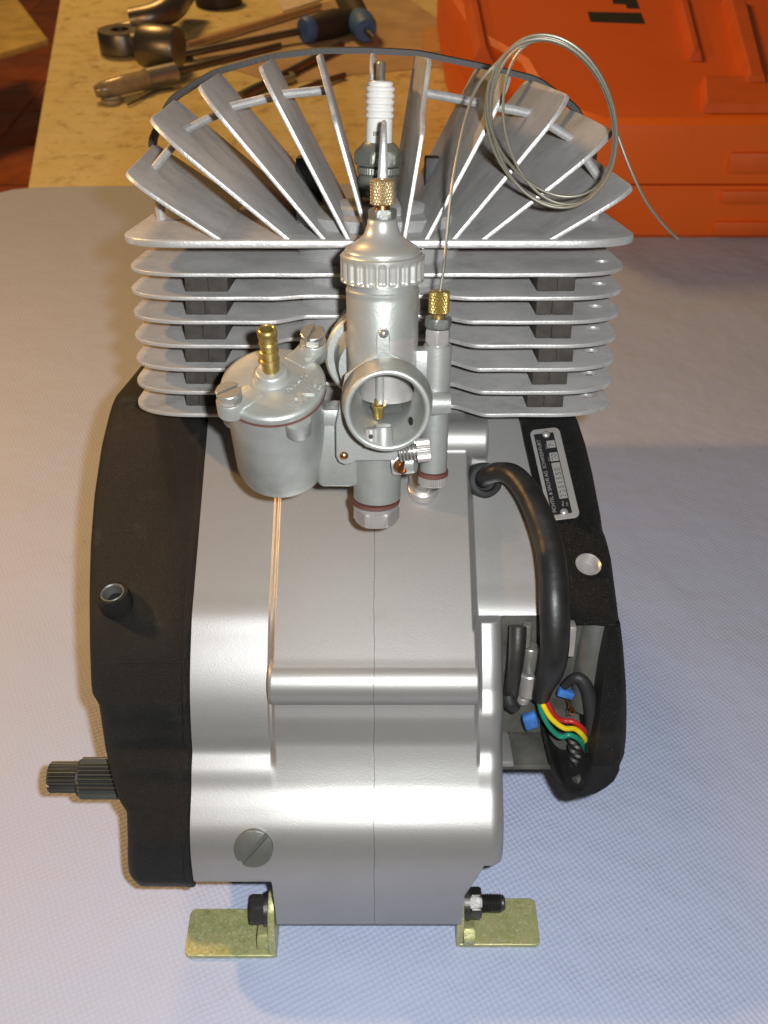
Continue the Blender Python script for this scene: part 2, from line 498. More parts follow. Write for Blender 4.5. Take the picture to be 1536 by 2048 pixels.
# ================================================================== THE ENGINE
engine = bpy.data.objects.new('engine', None); COL.objects.link(engine)
engine.location = (0, OY * MM, OZ * MM); engine.rotation_euler = (R(-LEAN), 0, 0); engine.empty_display_size = .05
def bright_edges(o):                          # the front edges of the fins are ground bright
    o.data.materials.append(M['fin_edge'])
    for p in o.data.polygons:
        if p.normal.y < -.75: p.material_index = 1
    return o
tag(engine, 'silver and black two-stroke moped engine with finned cylinder standing on blue paper', 'engine')

# ---------------------------------------------------------------- crankcase
def on_line(y, b0, y0, slope):                # depth in row y of a plane rising from (b0, row y0)
    u0 = UY(y0, b0); r = ray(768, y); m = r[2] / r[1]
    return (UC + m * (-BC) - u0 + b0 / slope) / (1 / slope - m)
SLOPE = 1.16
BX = -1.0
pl_ = lambda y: on_line(y, 7.5, 1290, SLOPE)
upper = [(y, pl_(y)) for y in (780, 830, 900, 1000, 1100, 1180, 1230)]
lower = [(1580, -17.4), (1620, -23.0), (1660, -28.0), (1700, -31.0), (1740, -31.8), (1775, -30.6), (1812, -27.6), (1856, -23)]
b0_ = pl_(1230)
rowsL = upper + [(1270, b0_ - 5.7), (1310, b0_ - 11.1), (1350, b0_ - 15.9), (1390, b0_ - 19.9), (1430, b0_ - 22.9), (1470, b0_ - 25.0), (1505, b0_ - 26.6), (1540, -13.0)] + lower
rowsM = upper + [(y, pl_(y)) for y in (1270, 1310, 1338)] + [(1366, -.6), (1400, -2.0), (1440, -4.6), (1480, -7.6), (1520, -11.0), (1550, -14.0)] + lower
def BS(y):                                    # depth of the left flank in row y
    return float(hermite([r_[0] for r_ in rowsL], [r_[1] for r_ in rowsL], y))
OLD = [(752, 112), (790, 100), (830, 84), (900, 69), (1000, 50), (1100, 34), (1200, 20), (1280, 10), (1340, 3), (1400, -2.5), (1450, -4.5), (1490, -4.5), (1530, -6.5), (1570, -12.5), (1610, -19.5), (1650, -25.5), (1690, -29.3), (1730, -30.7), (1770, -29.5), (1810, -27)]
def DB(y):
    o_ = float(hermite([r_[0] for r_ in OLD], [r_[1] for r_ in OLD], max(y, 790)))
    return BS(max(y, 790)) - o_
uL = [UY(y, b) for y, b in rowsL]; bL = [b for y, b in rowsL]
uM = [UY(y, b) for y, b in rowsM]; bM = [b for y, b in rowsM]
def prof(u): return hermite(uL, bL, u)
def uat(y):                                   # u of the case surface in image row y
    b = 0.0
    for _ in range(30): b = float(prof(UY(y, b)))
    return UY(y, b)
uB = uat(1362); u1 = uat(1251); uBotL = uat(1772); uBotR = uat(1741); uBotR2 = uat(1797); uEnd = uat(1852); uTop = UY(800, BS(800))
uB2 = uat(888)
BIG = 75.0
def H(x, u):
    L = prof(u); Mp = hermite(uM, bM, u)
    mid = S(-53.5, -50.2, x) * (1 - S(43.2, 45.2, x))
    h = L + (Mp - L) * mid
    up = S(112, 128, u)
    raise_ = 1.3 * S(-54.2, -53.0, x) + 1.9 * S(-52.2, -50.4, x)
    h = h - up * raise_ * (1 - S(41.5, 44.5, x))
    # main boss
    e = np.minimum(np.clip((x + 53.2) / 2.2, 0, 1), np.clip((43.7 - x) / 1.6, 0, 1))
    Re = 10.6 - 2.0 * (1 - np.sqrt(np.clip(1 - (1 - e) ** 2, 0, 1)))
    q = Re ** 2 - (u - uB) ** 2
    bb = float(hermite(uM, bM, uB)) + 1.6 - np.sqrt(np.clip(q, 0, None))
    h = np.where((q > 0) & (x > -53.2) & (x < 43.7), np.minimum(h, bb), h)
    # recessed right flank above, rounded side wall below
    hi = S(u1 - .5, u1 + .5, u)
    rec = 8.0 * S(40.8, 44.8, x)
    r = 6.5; xx = np.clip(x - 49.5, 0, r)
    low = 3.5 * S(43.8, 46.0, x) * S(uB - 16, uB - 5, u) + (r - np.sqrt(np.clip(r * r - xx * xx, 0, None)))
    low = low + np.where(x > 56.2, BIG, 0)
    h = h + hi * rec + (1 - hi) * low
    # upper right boss
    q2 = 11.5 ** 2 - (u - uB2) ** 2
    e2 = np.clip((52.5 - x) / 2.0, 0, 1)
    bb2 = float(prof(uB2)) - 1.0 + 7.0 - np.sqrt(np.clip(q2, 0, None)) * (.86 + .14 * np.sqrt(1 - (1 - e2) ** 2))
    h = np.where((q2 > 0) & (x > 8) & (x < 52.5), np.minimum(h, bb2), h)
    # underside
    rb = 5.0
    dl = np.clip(u - uBotL, 0, rb)
    left = np.where(u < uBotL, BIG, rb - np.sqrt(np.clip(rb ** 2 - (rb - dl) ** 2, 0, None)))
    h = h + left * (1 - S(-53.8, -53.0, x))
    ub = uBotR2 + (uBotR - uBotR2) * np.clip((x - 39.0) / 8.0, 0, 1)
    dr = np.clip(u - ub, 0, rb)
    right = np.where(u < ub, BIG, rb - np.sqrt(np.clip(rb ** 2 - (rb - dr) ** 2, 0, None)))
    h = h + right * S(38.8, 39.8, x) * (1 - hi)
    # small fillet round the foot block and along the bottom
    ed = np.clip(1 - (u - uEnd) / 2.0, 0, 1)
    h = h + 2.0 * (1 - np.sqrt(np.clip(1 - ed ** 2, 0, 1)))
    return h
U = np.unique(np.concatenate([np.arange(uEnd, uTop, .9), np.linspace(u1 - .6, u1 + .6, 7), np.linspace(uB - 10.5, uB + 10.5, 60),
                              np.linspace(uBotL - .3, uBotL + 5, 14), np.linspace(uEnd, uEnd + 2, 8)]))
SEAM = -4.6
def case_half(x0, x1, extra):
    X = np.unique(np.concatenate([np.arange(x0, x1, 1.1), [x1]] + extra))
    X = X[(X >= x0) & (X <= x1)]
    XX, UU = np.meshgrid(X, U)
    # hairline burr and rounding at the parting line
    B = H(XX, UU)
    w_ = .16 * np.sin(U * .21) + .10 * np.sin(U * .83 + 1) + .07 * np.sin(U * 2.3 + 2)
    near = np.exp(-((XX - SEAM) / 1.2) ** 2)
    B = B + (.05 * np.sin(U * .35) + .05)[:, None] * np.exp(-((XX - SEAM) / .6) ** 2) * (x1 < 0)
    A = np.stack([XX + near * w_[:, None], B, UU], -1)
    back = lambda A_, s: np.stack([A_[..., 0], np.maximum(A_[..., 1] + s, 0) * 0 + s, A_[..., 2]], -1)
    lo = A[:, :1].copy(); lo[..., 1] = 110; hi = A[:, -1:].copy(); hi[..., 1] = 110
    A = np.concatenate([lo, A, hi], 1)
    top = A[-1:].copy(); top[..., 1] = 160; top[..., 2] = uTop + 2
    bot = A[:1].copy(); bot[..., 1] = 110; bot[..., 2] = .2736 * 110 - 3.2
    A = np.concatenate([bot, A, top], 0)
    return MB().grid(A)
case_half(-90.0, SEAM - .08, [np.linspace(-54.6, -50, 32), np.linspace(SEAM - 2, SEAM, 12)]).build('crankcase_half', M['silver'], engine, 40)
case_half(SEAM + .08, 86, [np.linspace(SEAM, SEAM + 2, 12), np.linspace(40, 47, 30), np.linspace(47, 57, 26), np.linspace(50, 53, 12)]).build('crankcase_half', M['silver'], engine, 40)

# unseen gearbox end: plain block added behind the cylinder for its cast shadow
mb = MB(); mb.box((-88, 425, 1.5), (98, 628, 185), 16, lambda V: np.array([W2E(v) for v in V]), 4)
mb.build('gearbox_shadow_block', M['silver'], engine, 40)
# slotted filler plug low on the left half
pc = E(508, 1694, -30.8); pn = unit([0.0, -.95, .30])
mb = MB(); bolt_slot(mb, pc - pn * 1.0, pn, 9.0, 3.4, R(48), slot=.13, depth=.55)
mb.build('filler_plug', M['greysteel'], engine)

# ---------------------------------------------------------------- left clutch cover
rc = [(752, 165, 380), (757, 145, 335), (765, 128, 287), (790, 106, 241), (815, 95, 229), (840, 86, 222), (900, 72, 208), (1000, 53, 194), (1100, 36.5, 187),
      (1200, 22, 185), (1300, 8.5, 186), (1380, .5, 189), (1404, -1.5, 192), (1411, -2, 203), (1450, -3, 209), (1500, -4, 216),
      (1560, -9.5, 229), (1618, -20, 247), (1632, -22, 260), (1690, -28.5, 262), (1735, -30.5, 262), (1758, -30.5, 264), (1770, -29.5, 270), (1776, -26, 284)]
yy = np.arange(752, 1776.5, 3.0)
cb = hermite([r[0] for r in rc], [r[1] for r in rc], yy) - 1.0 + np.array([DB(y) for y in yy])
cx = np.interp(yy, [r[0] for r in rc], [r[2] for r in rc])
cx = np.convolve(np.pad(cx, 3, 'edge'), np.ones(7) / 7, 'valid')
rowsA = []
for y, b, xo in zip(yy, cb, cx):
    u = UY(y, b); xout = E(xo, y, b + 9)[0]
    x_in = -90.25; Rr = 6.0
    pts = [(x_in, b + 40), (x_in, b + 1.2), (x_in - .5, b + .3), (x_in - 1.5, b), (x_in - 3.2, b), (x_in - 3.7, b + .7), (x_in - 4.4, b + .8)]
    for t in np.linspace(.10, 1, 12)[:-1]:
        pts.append((x_in + (xout + Rr * .9 - x_in) * t, b + .6))
    for a in np.linspace(0, math.pi / 2, 9):
        pts.append((xout + Rr - Rr * math.sin(a), b + .6 + Rr - Rr * math.cos(a)))
    for q in (25, 50, 90): pts.append((xout + q * .02, b + q))
    pts.append((xout + 8, 175))
    rowsA.append([(x, bb, u) for x, bb in pts])
cover = MB().grid(np.array(rowsA)).build('clutch_cover', M['black'], engine, 45)
def cover_pt(px, py, off=0):                  # a point on the clutch cover
    b = float(np.interp(py, yy, cb)) - off
    return E(px, py, b)
# hollow boss with a hole
p0 = cover_pt(231, 1200, 1.0); a0 = unit([-.10, -.30, .92])
mb = MB()
mb.lathe([(-15, 6.0), (-6, 8.2), (4.5, 7.6), (5.6, 7.3), (6.0, 6.6), (5.6, 5.8), (-5, 5.6), (-5, .3)], p0, a0, 40)
mb.build('boss', M['black'], cover)
MB().lathe([(5.4, 5.7), (5.7, 5.3), (5.2, 4.7), (-4, 4.4), (-4, .2)], p0, a0, 40, cap=False).build('boss_bushing', M['greysteel'], cover)
mb = MB(); q0 = cover_pt(258, 1218, -5.0); mb.lathe([(-8, 9.0), (-1.5, 8.5), (2.0, 6.6), (4.4, 3.4), (5.0, .6)], q0, unit([.42, -.62, .5]), 36)
mb.build('boss_shoulder', M['black'], cover)
# cast line across the cover
mb = MB(); mb.tube([cover_pt(x, 1325 + (x - 225) * .006, -.75) for x in np.linspace(226, 368, 20)], .55, 8)
mb.build('cast_line', M['black'], cover)
mb = MB(); mb.lathe([(-4, 5.5), (.4, 5.2), (1.0, 4.4), (1.2, .3)], cover_pt(206, 1372, -4.5), unit([-.6, -.75, .3]), 30)
mb.build('screw_boss', M['black'], cover)

# pedal shaft with splines, leaving the cover to the left
def spline(n, amp):
    def f(th, h, r): return r - amp * (.5 - .5 * np.cos(n * th)) ** 1.4
    return f
sh = E(172, 1556, 6.0); ax = np.array([-1.0, 0, 0])
def shx(px): return (768 - px) / FPX * (sh[1] - BC) / ray(px, 1556)[1]
mb = MB(); x0 = -sh[0]
mb.lathe([(shx(262) - x0, 10.2), (shx(165) - x0, 10.2)], sh, ax, 200, rmod=spline(30, 1.5))
shaft = mb.build('pedal_shaft', M['shaftsteel'], engine, 25)
mb = MB(); mb.lathe([(shx(170) - x0, 8.0), (shx(163) - x0, 9.0), (shx(160) - x0, 9.0), (shx(157) - x0, 7)], sh, ax, 48); mb.build('collar', M['rubber'], shaft)
mb = MB(); mb.lathe([(shx(166) - x0, 7.7), (shx(104) - x0, 7.7), (shx(101) - x0, 7.0)], sh + np.array([0, 0, .6]), ax, 200, rmod=spline(26, 1.2))
mb.build('splined_end', M['shaftsteel'], shaft, 25)

# ---------------------------------------------------------------- right magneto cover
rr = [(815, 88, 1030, 1134), (850, 79.5, 1042, 1155), (900, 69, 1052, 1171), (960, 57, 1066, 1185), (1040, 43, 1084, 1200), (1072, 38, 1090, 1204),
      (1086, 36, 1092, 1210), (1108, 32.5, 1094, 1216), (1130, 29, 1096, 1221), (1200, 19, 1098, 1230), (1249, 12, 1100, 1236), (1251, 12, 1216, 1236), (1300, 5.5, 1214, 1242),
      (1380, -2.5, 1207, 1249), (1440, -5.5, 1200, 1251), (1490, -7, 1193, 1250), (1522, -8, 1187, 1247), (1530, -8.2, 1186, 1241)]
ry = np.unique(np.concatenate([np.arange(815, 1530, 3.0), np.arange(1096, 1160, 1.0), [1249.5, 1250.5, 1530]]))
rb_ = hermite([r[0] for r in rr], [r[1] for r in rr], ry) + np.array([DB(y) for y in ry])
rin = np.interp(ry, [r[0] for r in rr], [r[2] for r in rr]); rout = np.interp(ry, [r[0] for r in rr], [r[3] for r in rr])
def cover_rows(sel):
    A = []
    for y, b, xi, xo in zip(ry[sel], rb_[sel], rin[sel], rout[sel]):
        u = UY(y, b); xin = E(xi, y, b)[0]; xout = E(xo, y, b + 6)[0]
        Rr = min(7.0, (xout - xin) * .45); ri = 1.6
        pts = [(xin, b + 45), (xin, b + ri)]
        for a in np.linspace(0, math.pi / 2, 4): pts.append((xin + ri - ri * math.cos(a), b + ri - ri * math.sin(a)))
        for t in np.linspace(0, 1, 40)[1:-1]: pts.append((xin + ri + (xout - Rr - xin - ri) * t, b))
        for a in np.linspace(0, math.pi / 2, 8): pts.append((xout - Rr + Rr * math.sin(a), b + Rr - Rr * math.cos(a)))
        pts += [(xout, b + 30), (xout - 2, b + 70), (xout - 8, 165)]
        A.append([(x, bb, u) for x, bb in pts])
    A = np.array(A)
    return A
mb = MB()
At = cover_rows(ry <= 1250)
end = At[-1:].copy(); end[..., 1] += 40           # the lip above the opening
mb.grid(np.concatenate([At, end], 0))
mb.grid(cover_rows(ry > 1250))
# rounded bottom loop of the cover
outer = [(1247, 1519), (1241, 1532), (1240, 1545), (1229, 1565), (1212, 1579), (1192, 1590), (1168, 1596), (1147, 1600), (1133, 1597), (1124, 1587), (1114, 1566), (1104, 1541), (1098, 1527)]
inner = [(1106, 1527), (1112, 1541), (1121, 1560), (1131, 1575), (1142, 1583), (1154, 1585), (1164, 1579), (1173, 1563), (1181, 1543), (1188, 1519)]
bz = -8.0
PO = [E(x, y, bz) for x, y in outer]; PI = [E(x, y, bz) for x, y in inner]
poly = [(p[0], p[2]) for p in PO] + [(p[0], p[2]) for p in PI]
mb.plate(poly, [], 46, 1.2, lambda V: np.stack([V[:, 0], bz + .3 + 23 + V[:, 2], V[:, 1]], -1))
# threaded hole: the skin is opened and a threaded bore set into it
hb = float(np.interp(1128, ry, rb_)); hc = E(1177, 1128, hb)
tn = unit([0.05, -.52, .85])
V_ = np.concatenate(mb.v)
def inside(f):
    q = V_[list(f)].mean(0) - hc
    return np.linalg.norm(q - tn * np.dot(q, tn)) < 6.9 and abs(np.dot(q, tn)) < 25 and V_[list(f)].mean(0)[1] < hb + 16
mb.f = [f for f in mb.f if not inside(f)]
magneto = mb.build('magneto_cover', M['black2'], engine, 45)
mb = MB(); mb.lathe([(-5, 7.5), (-.6, 7.5), (.5, 7.1), (.8, 6.6), (.3, 6.3), (-1.0, 6.2)], hc, tn, 48, cap=False); mb.build('hole_rim', M['black2'], magneto, 40)
mb = MB(); mb.lathe([(-.2, 6.5)] + [(-.75 * i - .4, 6.3 - (.65 if i % 2 else 0)) for i in range(12)] + [(-9.5, .2)], hc, tn, 48, cap=False)
mb.build('thread', M['machined'], magneto, 20)

# nameplate on the cover
na, nb_ = float(np.interp(862, ry, rb_)), float(np.interp(1034, ry, rb_))
A_ = E(1100, 862, na); B_ = E(1121, 1034, nb_)
bmid = float(np.interp(948, ry, rb_)); mid_s = E(1110, 948, bmid)
ey_ = unit(E(1093, 862, na) - E(1133, 1034, nb_))            # up the plate
nx = unit(E(1130, 948, bmid) - E(1090, 948, bmid)); nx = unit(nx - ey_ * np.dot(nx, ey_))
nn = np.cross(ey_, nx); nn = nn if nn[1] < 0 else -nn
pl_c = EPL(1109, 948, mid_s + nn * 1.1, nn)
def npt(px, py):
    p = EPL(px, py, pl_c, nn) - pl_c; return np.dot(p, nx), np.dot(p, ey_)
wl, wr = npt(1078, 948)[0], npt(1140, 948)[0]; hb0, ht0 = npt(1133, 1038)[1], npt(1093, 857)[1]
nW, nH = wr - wl, ht0 - hb0
pl_c = pl_c + nx * (wl + wr) / 2 + ey_ * (hb0 + ht0) / 2
def rrect(w, h, r, k=6):
    P = []
    for cx_, cy_, a0_ in ((w/2-r, h/2-r, 0), (-w/2+r, h/2-r, 90), (-w/2+r, -h/2+r, 180), (w/2-r, -h/2+r, 270)):
        for i in range(k + 1):
            a = R(a0_ + 90 * i / k); P.append((cx_ + r*math.cos(a), cy_ + r*math.sin(a)))
    return P
# reading direction runs up the plate
px_, py_ = ey_, -nx
PM = lambda dz: fmap(pl_c + nn * dz, px_, py_, nn)
mb = MB(); mb.plate(rrect(nH, nW, 3.0), [], .8, .2, PM(0)); plate_o = mb.build('nameplate', M['machined'], engine)
mb = MB(); mb.plate(rrect(nH - 5.5, nW - 5.2, .4), [], .12, .03, fmap(pl_c + nn * .42 + py_ * .9, px_, py_, nn)); mb.build('printed_field', M['plate_print'], plate_o)
L2, W2 = nH / 2 - 2.75, (nW - 5.2) / 2
lt = lambda u_, v_: fmap(pl_c + nn * .52 + py_ * (.9 + v_) + px_ * u_, px_, py_, nn)
mb = MB(); mb.text('FICHTEL & SACHS AG  SCHWEINFURT', 2.45, lt(-L2 + 1.2, W2 - 2.5), .03, spacing=.98); mb.build('maker_lettering', M['machined'], plate_o)
mb = MB(); mb.text('Mot.', 1.7, lt(-L2 + 4.0, -W2 + 3.0), .03); mb.build('small_lettering', M['machined'], plate_o)
for tx_, sz_, pos in (('Nr.', 1.7, (-L2 + 4.0, -W2 + 1.0)), ('Ccm', 1.2, (L2 - 16.2, -W2 + 4.9)), ('Baum.', 1.1, (L2 - 9.2, -W2 + 4.9))):
    mb = MB(); mb.text(tx_, sz_, lt(*pos), .03); mb.build('small_lettering', M['machined'], plate_o)
for (c0, c1, txt) in ((-L2 + 8.2, L2 - 17.4, '2251555'), (L2 - 16.4, L2 - 11.6, '70'), (L2 - 8.8, L2 - 4.6, '7')):
    mb = MB(); mb.plate(rrect(c1 - c0, 4.2, .15), [], .1, .02, fmap(pl_c + nn * .53 + px_ * (c0 + c1) / 2 + py_ * (.9 - W2 + 2.55), px_, py_, nn)); f_ = mb.build('stamp_field', M['machined'], plate_o)
    mb = MB(); mb.text(txt, 3.9, fmap(pl_c + nn * .60 + px_ * (c0 + .3) + py_ * (.9 - W2 + 1.2), px_, py_, nn), .10, bev=.06, spacing=1.0 if len(txt) < 4 else (c1 - c0 - .6) / 15.2); mb.build('stamped_number', M['greysteel'], plate_o)
for s_ in (-1, 1):
    mb = MB(); mb.lathe([(0, 2.0), (.5, 1.9), (.9, 1.5), (1.2, .9), (1.3, .1)], pl_c + px_ * s_ * (nH / 2 - 3.6) + py_ * (-.3) + nn * .45, nn, 24); mb.build('rivet', M['machined'], plate_o)

# magneto parts inside the opening
mb = MB()
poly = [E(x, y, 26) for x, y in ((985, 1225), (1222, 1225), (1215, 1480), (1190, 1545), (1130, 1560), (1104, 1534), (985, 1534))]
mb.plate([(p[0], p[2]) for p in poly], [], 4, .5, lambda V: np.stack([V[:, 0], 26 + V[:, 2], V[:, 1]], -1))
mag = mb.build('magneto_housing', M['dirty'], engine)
mb = MB(); a_, b_ = E(1000, 1531, -2), E(1106, 1531, -2)
mb.box((a_[0], -2, a_[2] - 2.6), (b_[0] + .5, 30, a_[2]), .5); mb.build('ledge', M['dirty'], mag)
mb = MB(); a_, b_ = E(998, 1521, -3), E(1028, 1521, -3); mb.box((a_[0], -3.5, a_[2] - 3.6), (b_[0], 20, a_[2] - .4), .8); mb.build('ledge_corner', M['silver'], mag)
def blob_tube(name, mat, px, b, rad, par, seg=14):
    P = np.array([E(x, y, bb) for (x, y), bb in zip(px, b if not np.isscalar(b) else [b] * len(px))])
    tt = np.linspace(0, len(P) - 1, len(P) * 8)
    Q = np.stack([hermite(range(len(P)), P[:, i], tt) for i in range(3)], -1)
    rr_ = rad if np.isscalar(rad) else np.interp(tt, range(len(P)), rad)
    m_ = MB(); m_.tube(Q, rr_, seg); return m_.build(name, mat, par)
blob_tube('coil_core', M['darksteel'], [(1036, 1252), (1034, 1300), (1028, 1350), (1022, 1392)], [14, 10, 8, 8], [4.2, 4.0, 3.6, 3.4], mag)
blob_tube('core_foot', M['rubber'], [(1016, 1388), (1020, 1405), (1032, 1418)], [6, 5, 5], [2.6, 3.4, 2.6], mag)
# flywheel rim with bright pole shoes
for (xa, xb_, ya, yb, mat_) in ((1048, 1064, 1257, 1300, 'steel'), (1047, 1078, 1302, 1350, 'steel'), (1041, 1080, 1354, 1398, 'machined'), (1036, 1062, 1402, 1414, 'machined')):
    p, q = E(xa, ya, 12), E(xb_, yb, 12); mb = MB(); cx_ = (p[0] + q[0]) / 2; rx = (q[0] - p[0]) / 2
    mb.lathe([(0, rx * .9), (.6, rx), (p[2] - q[2] - .6, rx), (p[2] - q[2], rx * .9)], (cx_, 16, q[2]), (0, 0, 1), 32); mb.build('pole_shoe', M[mat_], mag)
mb = MB(); p, q = E(1150, 1240, 18), E(1207, 1420, 18)
mb.lathe([(0, 8.5), (1, 9), (p[2] - q[2], 8.2)], ((p[0] + q[0]) / 2 + 1.5, 20, q[2]), unit([.05, .15, 1]), 40); mb.build('ignition_coil', M['greysteel'], mag)
mb = MB(); p, q = E(1139, 1252, 6), E(1148, 1312, 6); mb.box((p[0], 5, q[2]), (q[0], 12, p[2]), .8); mb.build('coil_clip', M['machined'], mag)
blob_tube('coil_lead', M['rubber'], [(1128, 1372), (1150, 1356), (1166, 1362), (1178, 1390), (1183, 1440), (1182, 1500)], [12, 10, 9, 8, 6, 4], [2, 2.6, 3, 3.4, 3.4, 3.2], mag)
mb = MB(); p = E(1061, 1441, 10)
mb.box((-3.6, -2.4, -4.2), (3.6, 2.4, 4.2), 1.6, fmap(p, unit([.93, .1, .28]), unit([0, 1, 0]), unit([-.28, 0, .95]))); mb.build('blue_connector', M['blue'], mag)
mb = MB(); p = E(1131, 1386, 14)
mb.box((-4, -2, -1.8), (4, 2, 1.8), .4, fmap(p, unit([.90, .1, -.36]), unit([0, 1, 0]), unit([.36, 0, .9]))); mb.build('blue_tag', M['blue'], mag)
for i in range(9):
    p = E(1132 + i * 2.5, 1398 + i * 3.0, 14); q = E(1146 - (i % 3) * 6, 1418 + i * 1.5, 12); mb = MB(); mb.tube([p, (p + q) / 2 + [0, -1.5, 0], q], .28, 6); mb.build('copper_strand', M['copper'], mag)
blob_tube('dark_kinked_rod', M['rubber'], [(1014, 1466), (1027, 1474), (1034, 1471), (1038, 1481), (1049, 1483)], 23, .9, mag, 8)  # thin black kinked rod lying against the housing plate
for i in range(9):
    p = E(1148 + (i % 2) * 8 + i * .8, 1478 + i * 9, 12); mb = MB()
    mb.lathe([(-1.2, 3.0), (0, 3.8), (1.2, 3.0)], p, unit([.2, -.2, 1]), 20); mb.build('spring_coil', M['darksteel'], mag)
blob_tube('earth_stud', M['greysteel'], [(1178, 1545), (1164, 1557), (1150, 1563)], [4, 1, -1], [2.2, 2.4, 2.4], mag)

# ---------------------------------------------------------------- wiring leaving the case through a grommet
mb = MB()
gc = E(969, 961, 60 + DB(961))
gn = unit([.25, -.82, .45])
mb.lathe([(-6, 9.5), (1.2, 9.0), (2.2, 8.0), (2.4, 6.0), (.5, 5.0), (.2, .3)], gc, gn, 40)
grom = mb.build('grommet', M['rubber'], engine)
pth = [(966, 962), (980, 948), (1002, 944), (1028, 952), (1056, 985), (1078, 1030), (1097, 1085), (1106, 1145), (1109, 1205), (1110, 1262), (1108, 1310), (1100, 1345), (1089, 1372), (1082, 1394)]
pb = [60, 51, 46, 38, 29, 20, 12, 4, -2, -5, -6, -4, 0, 4]
pb = [b_ + DB(y_) * (.9 if y_ < 1200 else 1) for (x_, y_), b_ in zip(pth, pb)]
pr = [4.2, 5.0, 5.4, 5.9, 6.4, 6.9, 7.0, 7.3, 7.4, 7.4, 7.1, 6.4, 5.2, 4.4]
pr = [.92 * r_ * (1 + .05 * math.sin(i_ * 2.4) - .03 * math.cos(i_ * 4.1)) for i_, r_ in enumerate(pr)]
loom = blob_tube('wiring_sleeve', M['sleeve'], pth, pb, pr, engine, 28)
for nm, mt, wp, wb in (
        ('yellow_wire', 'wire_yellow', [(1079, 1386), (1088, 1413), (1104, 1438), (1128, 1456), (1150, 1458), (1168, 1474), (1180, 1500)], [4, 1, 0, -1, 1, 3, 8]),
        ('red_wire', 'wire_red', [(1086, 1386), (1097, 1410), (1110, 1432), (1127, 1441), (1148, 1444), (1168, 1460), (1182, 1490)], [4, 2.5, 3, 4, 3, 4, 8]),
        ('green_wire', 'wire_green', [(1076, 1390), (1083, 1422), (1098, 1452), (1120, 1473), (1140, 1470), (1160, 1481), (1176, 1508)], [4, 2, 2.5, 3, 2, 4, 8])):
    blob_tube(nm, M[mt], wp, wb, 1.3, loom, 12)

# ---------------------------------------------------------------- cylinder: barrel and seven fins
FB = 68.0
fin_y = [545, 592, 640, 688, 735, 781, 826]
fin_l = [265, 267, 271, 274, 277, 279, 281]
fin_r = [1243, 1240, 1234, 1229, 1224, 1219, 1214]
mb = MB(); mb.lathe([(0, 40), (98, 40)], (-3, 122, 238), (0, 0, 1), 64); barrel = mb.build('cylinder_barrel', M['cast'], engine)
fins_u = []
for i in range(7):
    u = UY(fin_y[i], FB) ; fins_u.append(u)
    xl = E(fin_l[i], fin_y[i] - 12, FB + 26)[0]; xr = E(fin_r[i], fin_y[i] - 10, FB + 26)[0]
    P = []
    rec = [0, 4, 11, 13, 14, 14, 13][i]
    # front edge, right to left, set back in the middle for the inlet
    rx, rz = 34.0, 27.0
    for a in np.linspace(0, 90, 14): P.append((xr - rx + rx * math.cos(R(a)) ** .85, FB + rz - rz * math.sin(R(a)) ** .85))
    for x in np.linspace(72, -78, 61):
        s_ = float(S(44 + (i - 3) * 2.0, 26 + (i - 3) * 2.0, x) * S(-52 - (i > 2) * 8, -34 - (i > 2) * 8, x))
        P.append((x, FB + rec * s_ + .25 * math.sin(x * .21 + i * 2.1)))
    for a in np.linspace(90, 0, 14): P.append((xl + rx - rx * math.cos(R(a)) ** .85, FB + rz - rz * math.sin(R(a)) ** .85))
    P += [(xl + .5, 180), (xl + 18, 198), (xr - 18, 198), (xr - .5, 180)]
    hq = [(1204, 521), (1199, 566), (1191, 611), (1187, 655), (1183, 700), (1179, 745), (1172, 790)][i]
    hp_ = EPL(hq[0], hq[1], (0, 0, u), (0, 0, 1.0))
    hole = [(hp_[0] + 3.5 * math.cos(t), hp_[1] + 3.5 * math.sin(t)) for t in np.linspace(0, 2*math.pi, 21)[:-1]]
    hole2 = [(hp_[0] - 2 + 3.5 * math.cos(t), hp_[1] + 44 + 3.5 * math.sin(t)) for t in np.linspace(0, 2*math.pi, 21)[:-1]]
    mb = MB(); mb.plate(P, [hole, hole2], 1.9, .38, lambda V: np.stack([V[:, 0], V[:, 1], u - 1.2 + V[:, 2]], -1))
    fin = bright_edges(mb.build('fin', M['cast'], barrel, 50))
    if i > 0:                                  # rubber dampers squeezed between this fin and the one above
        for k, (xa, xb_) in enumerate((((370, 456), (372, 454), (370, 452), (371, 452), (372, 440), (373, 430))[i-1], ((1074, 1150), (1072, 1146), (1071, 1142), (1076, 1146), (1064, 1134), (1054, 1126))[i-1])):
            fb_ = FB + 9.0 + random.uniform(-1.5, 1.5)
            x0_, x1_ = E(xa, fin_y[i] - 14, fb_)[0], E(xb_, fin_y[i] - 14, fb_)[0]
            if k == 1: x0_ += 0
            mb = MB(); cut = x0_ + (x1_ - x0_) * random.uniform(.42, .6)
            mb.box((x0_, fb_, u + .02), (cut - .08, fb_ + 30, fins_u[i-1] - 2.38), .35)
            mb.box((cut + .08, fb_ + random.uniform(-.3, .4), u + .02), (x1_, fb_ + 30, fins_u[i-1] - 2.38), .35)
            mb.build('damper_block', M['block'], fin)

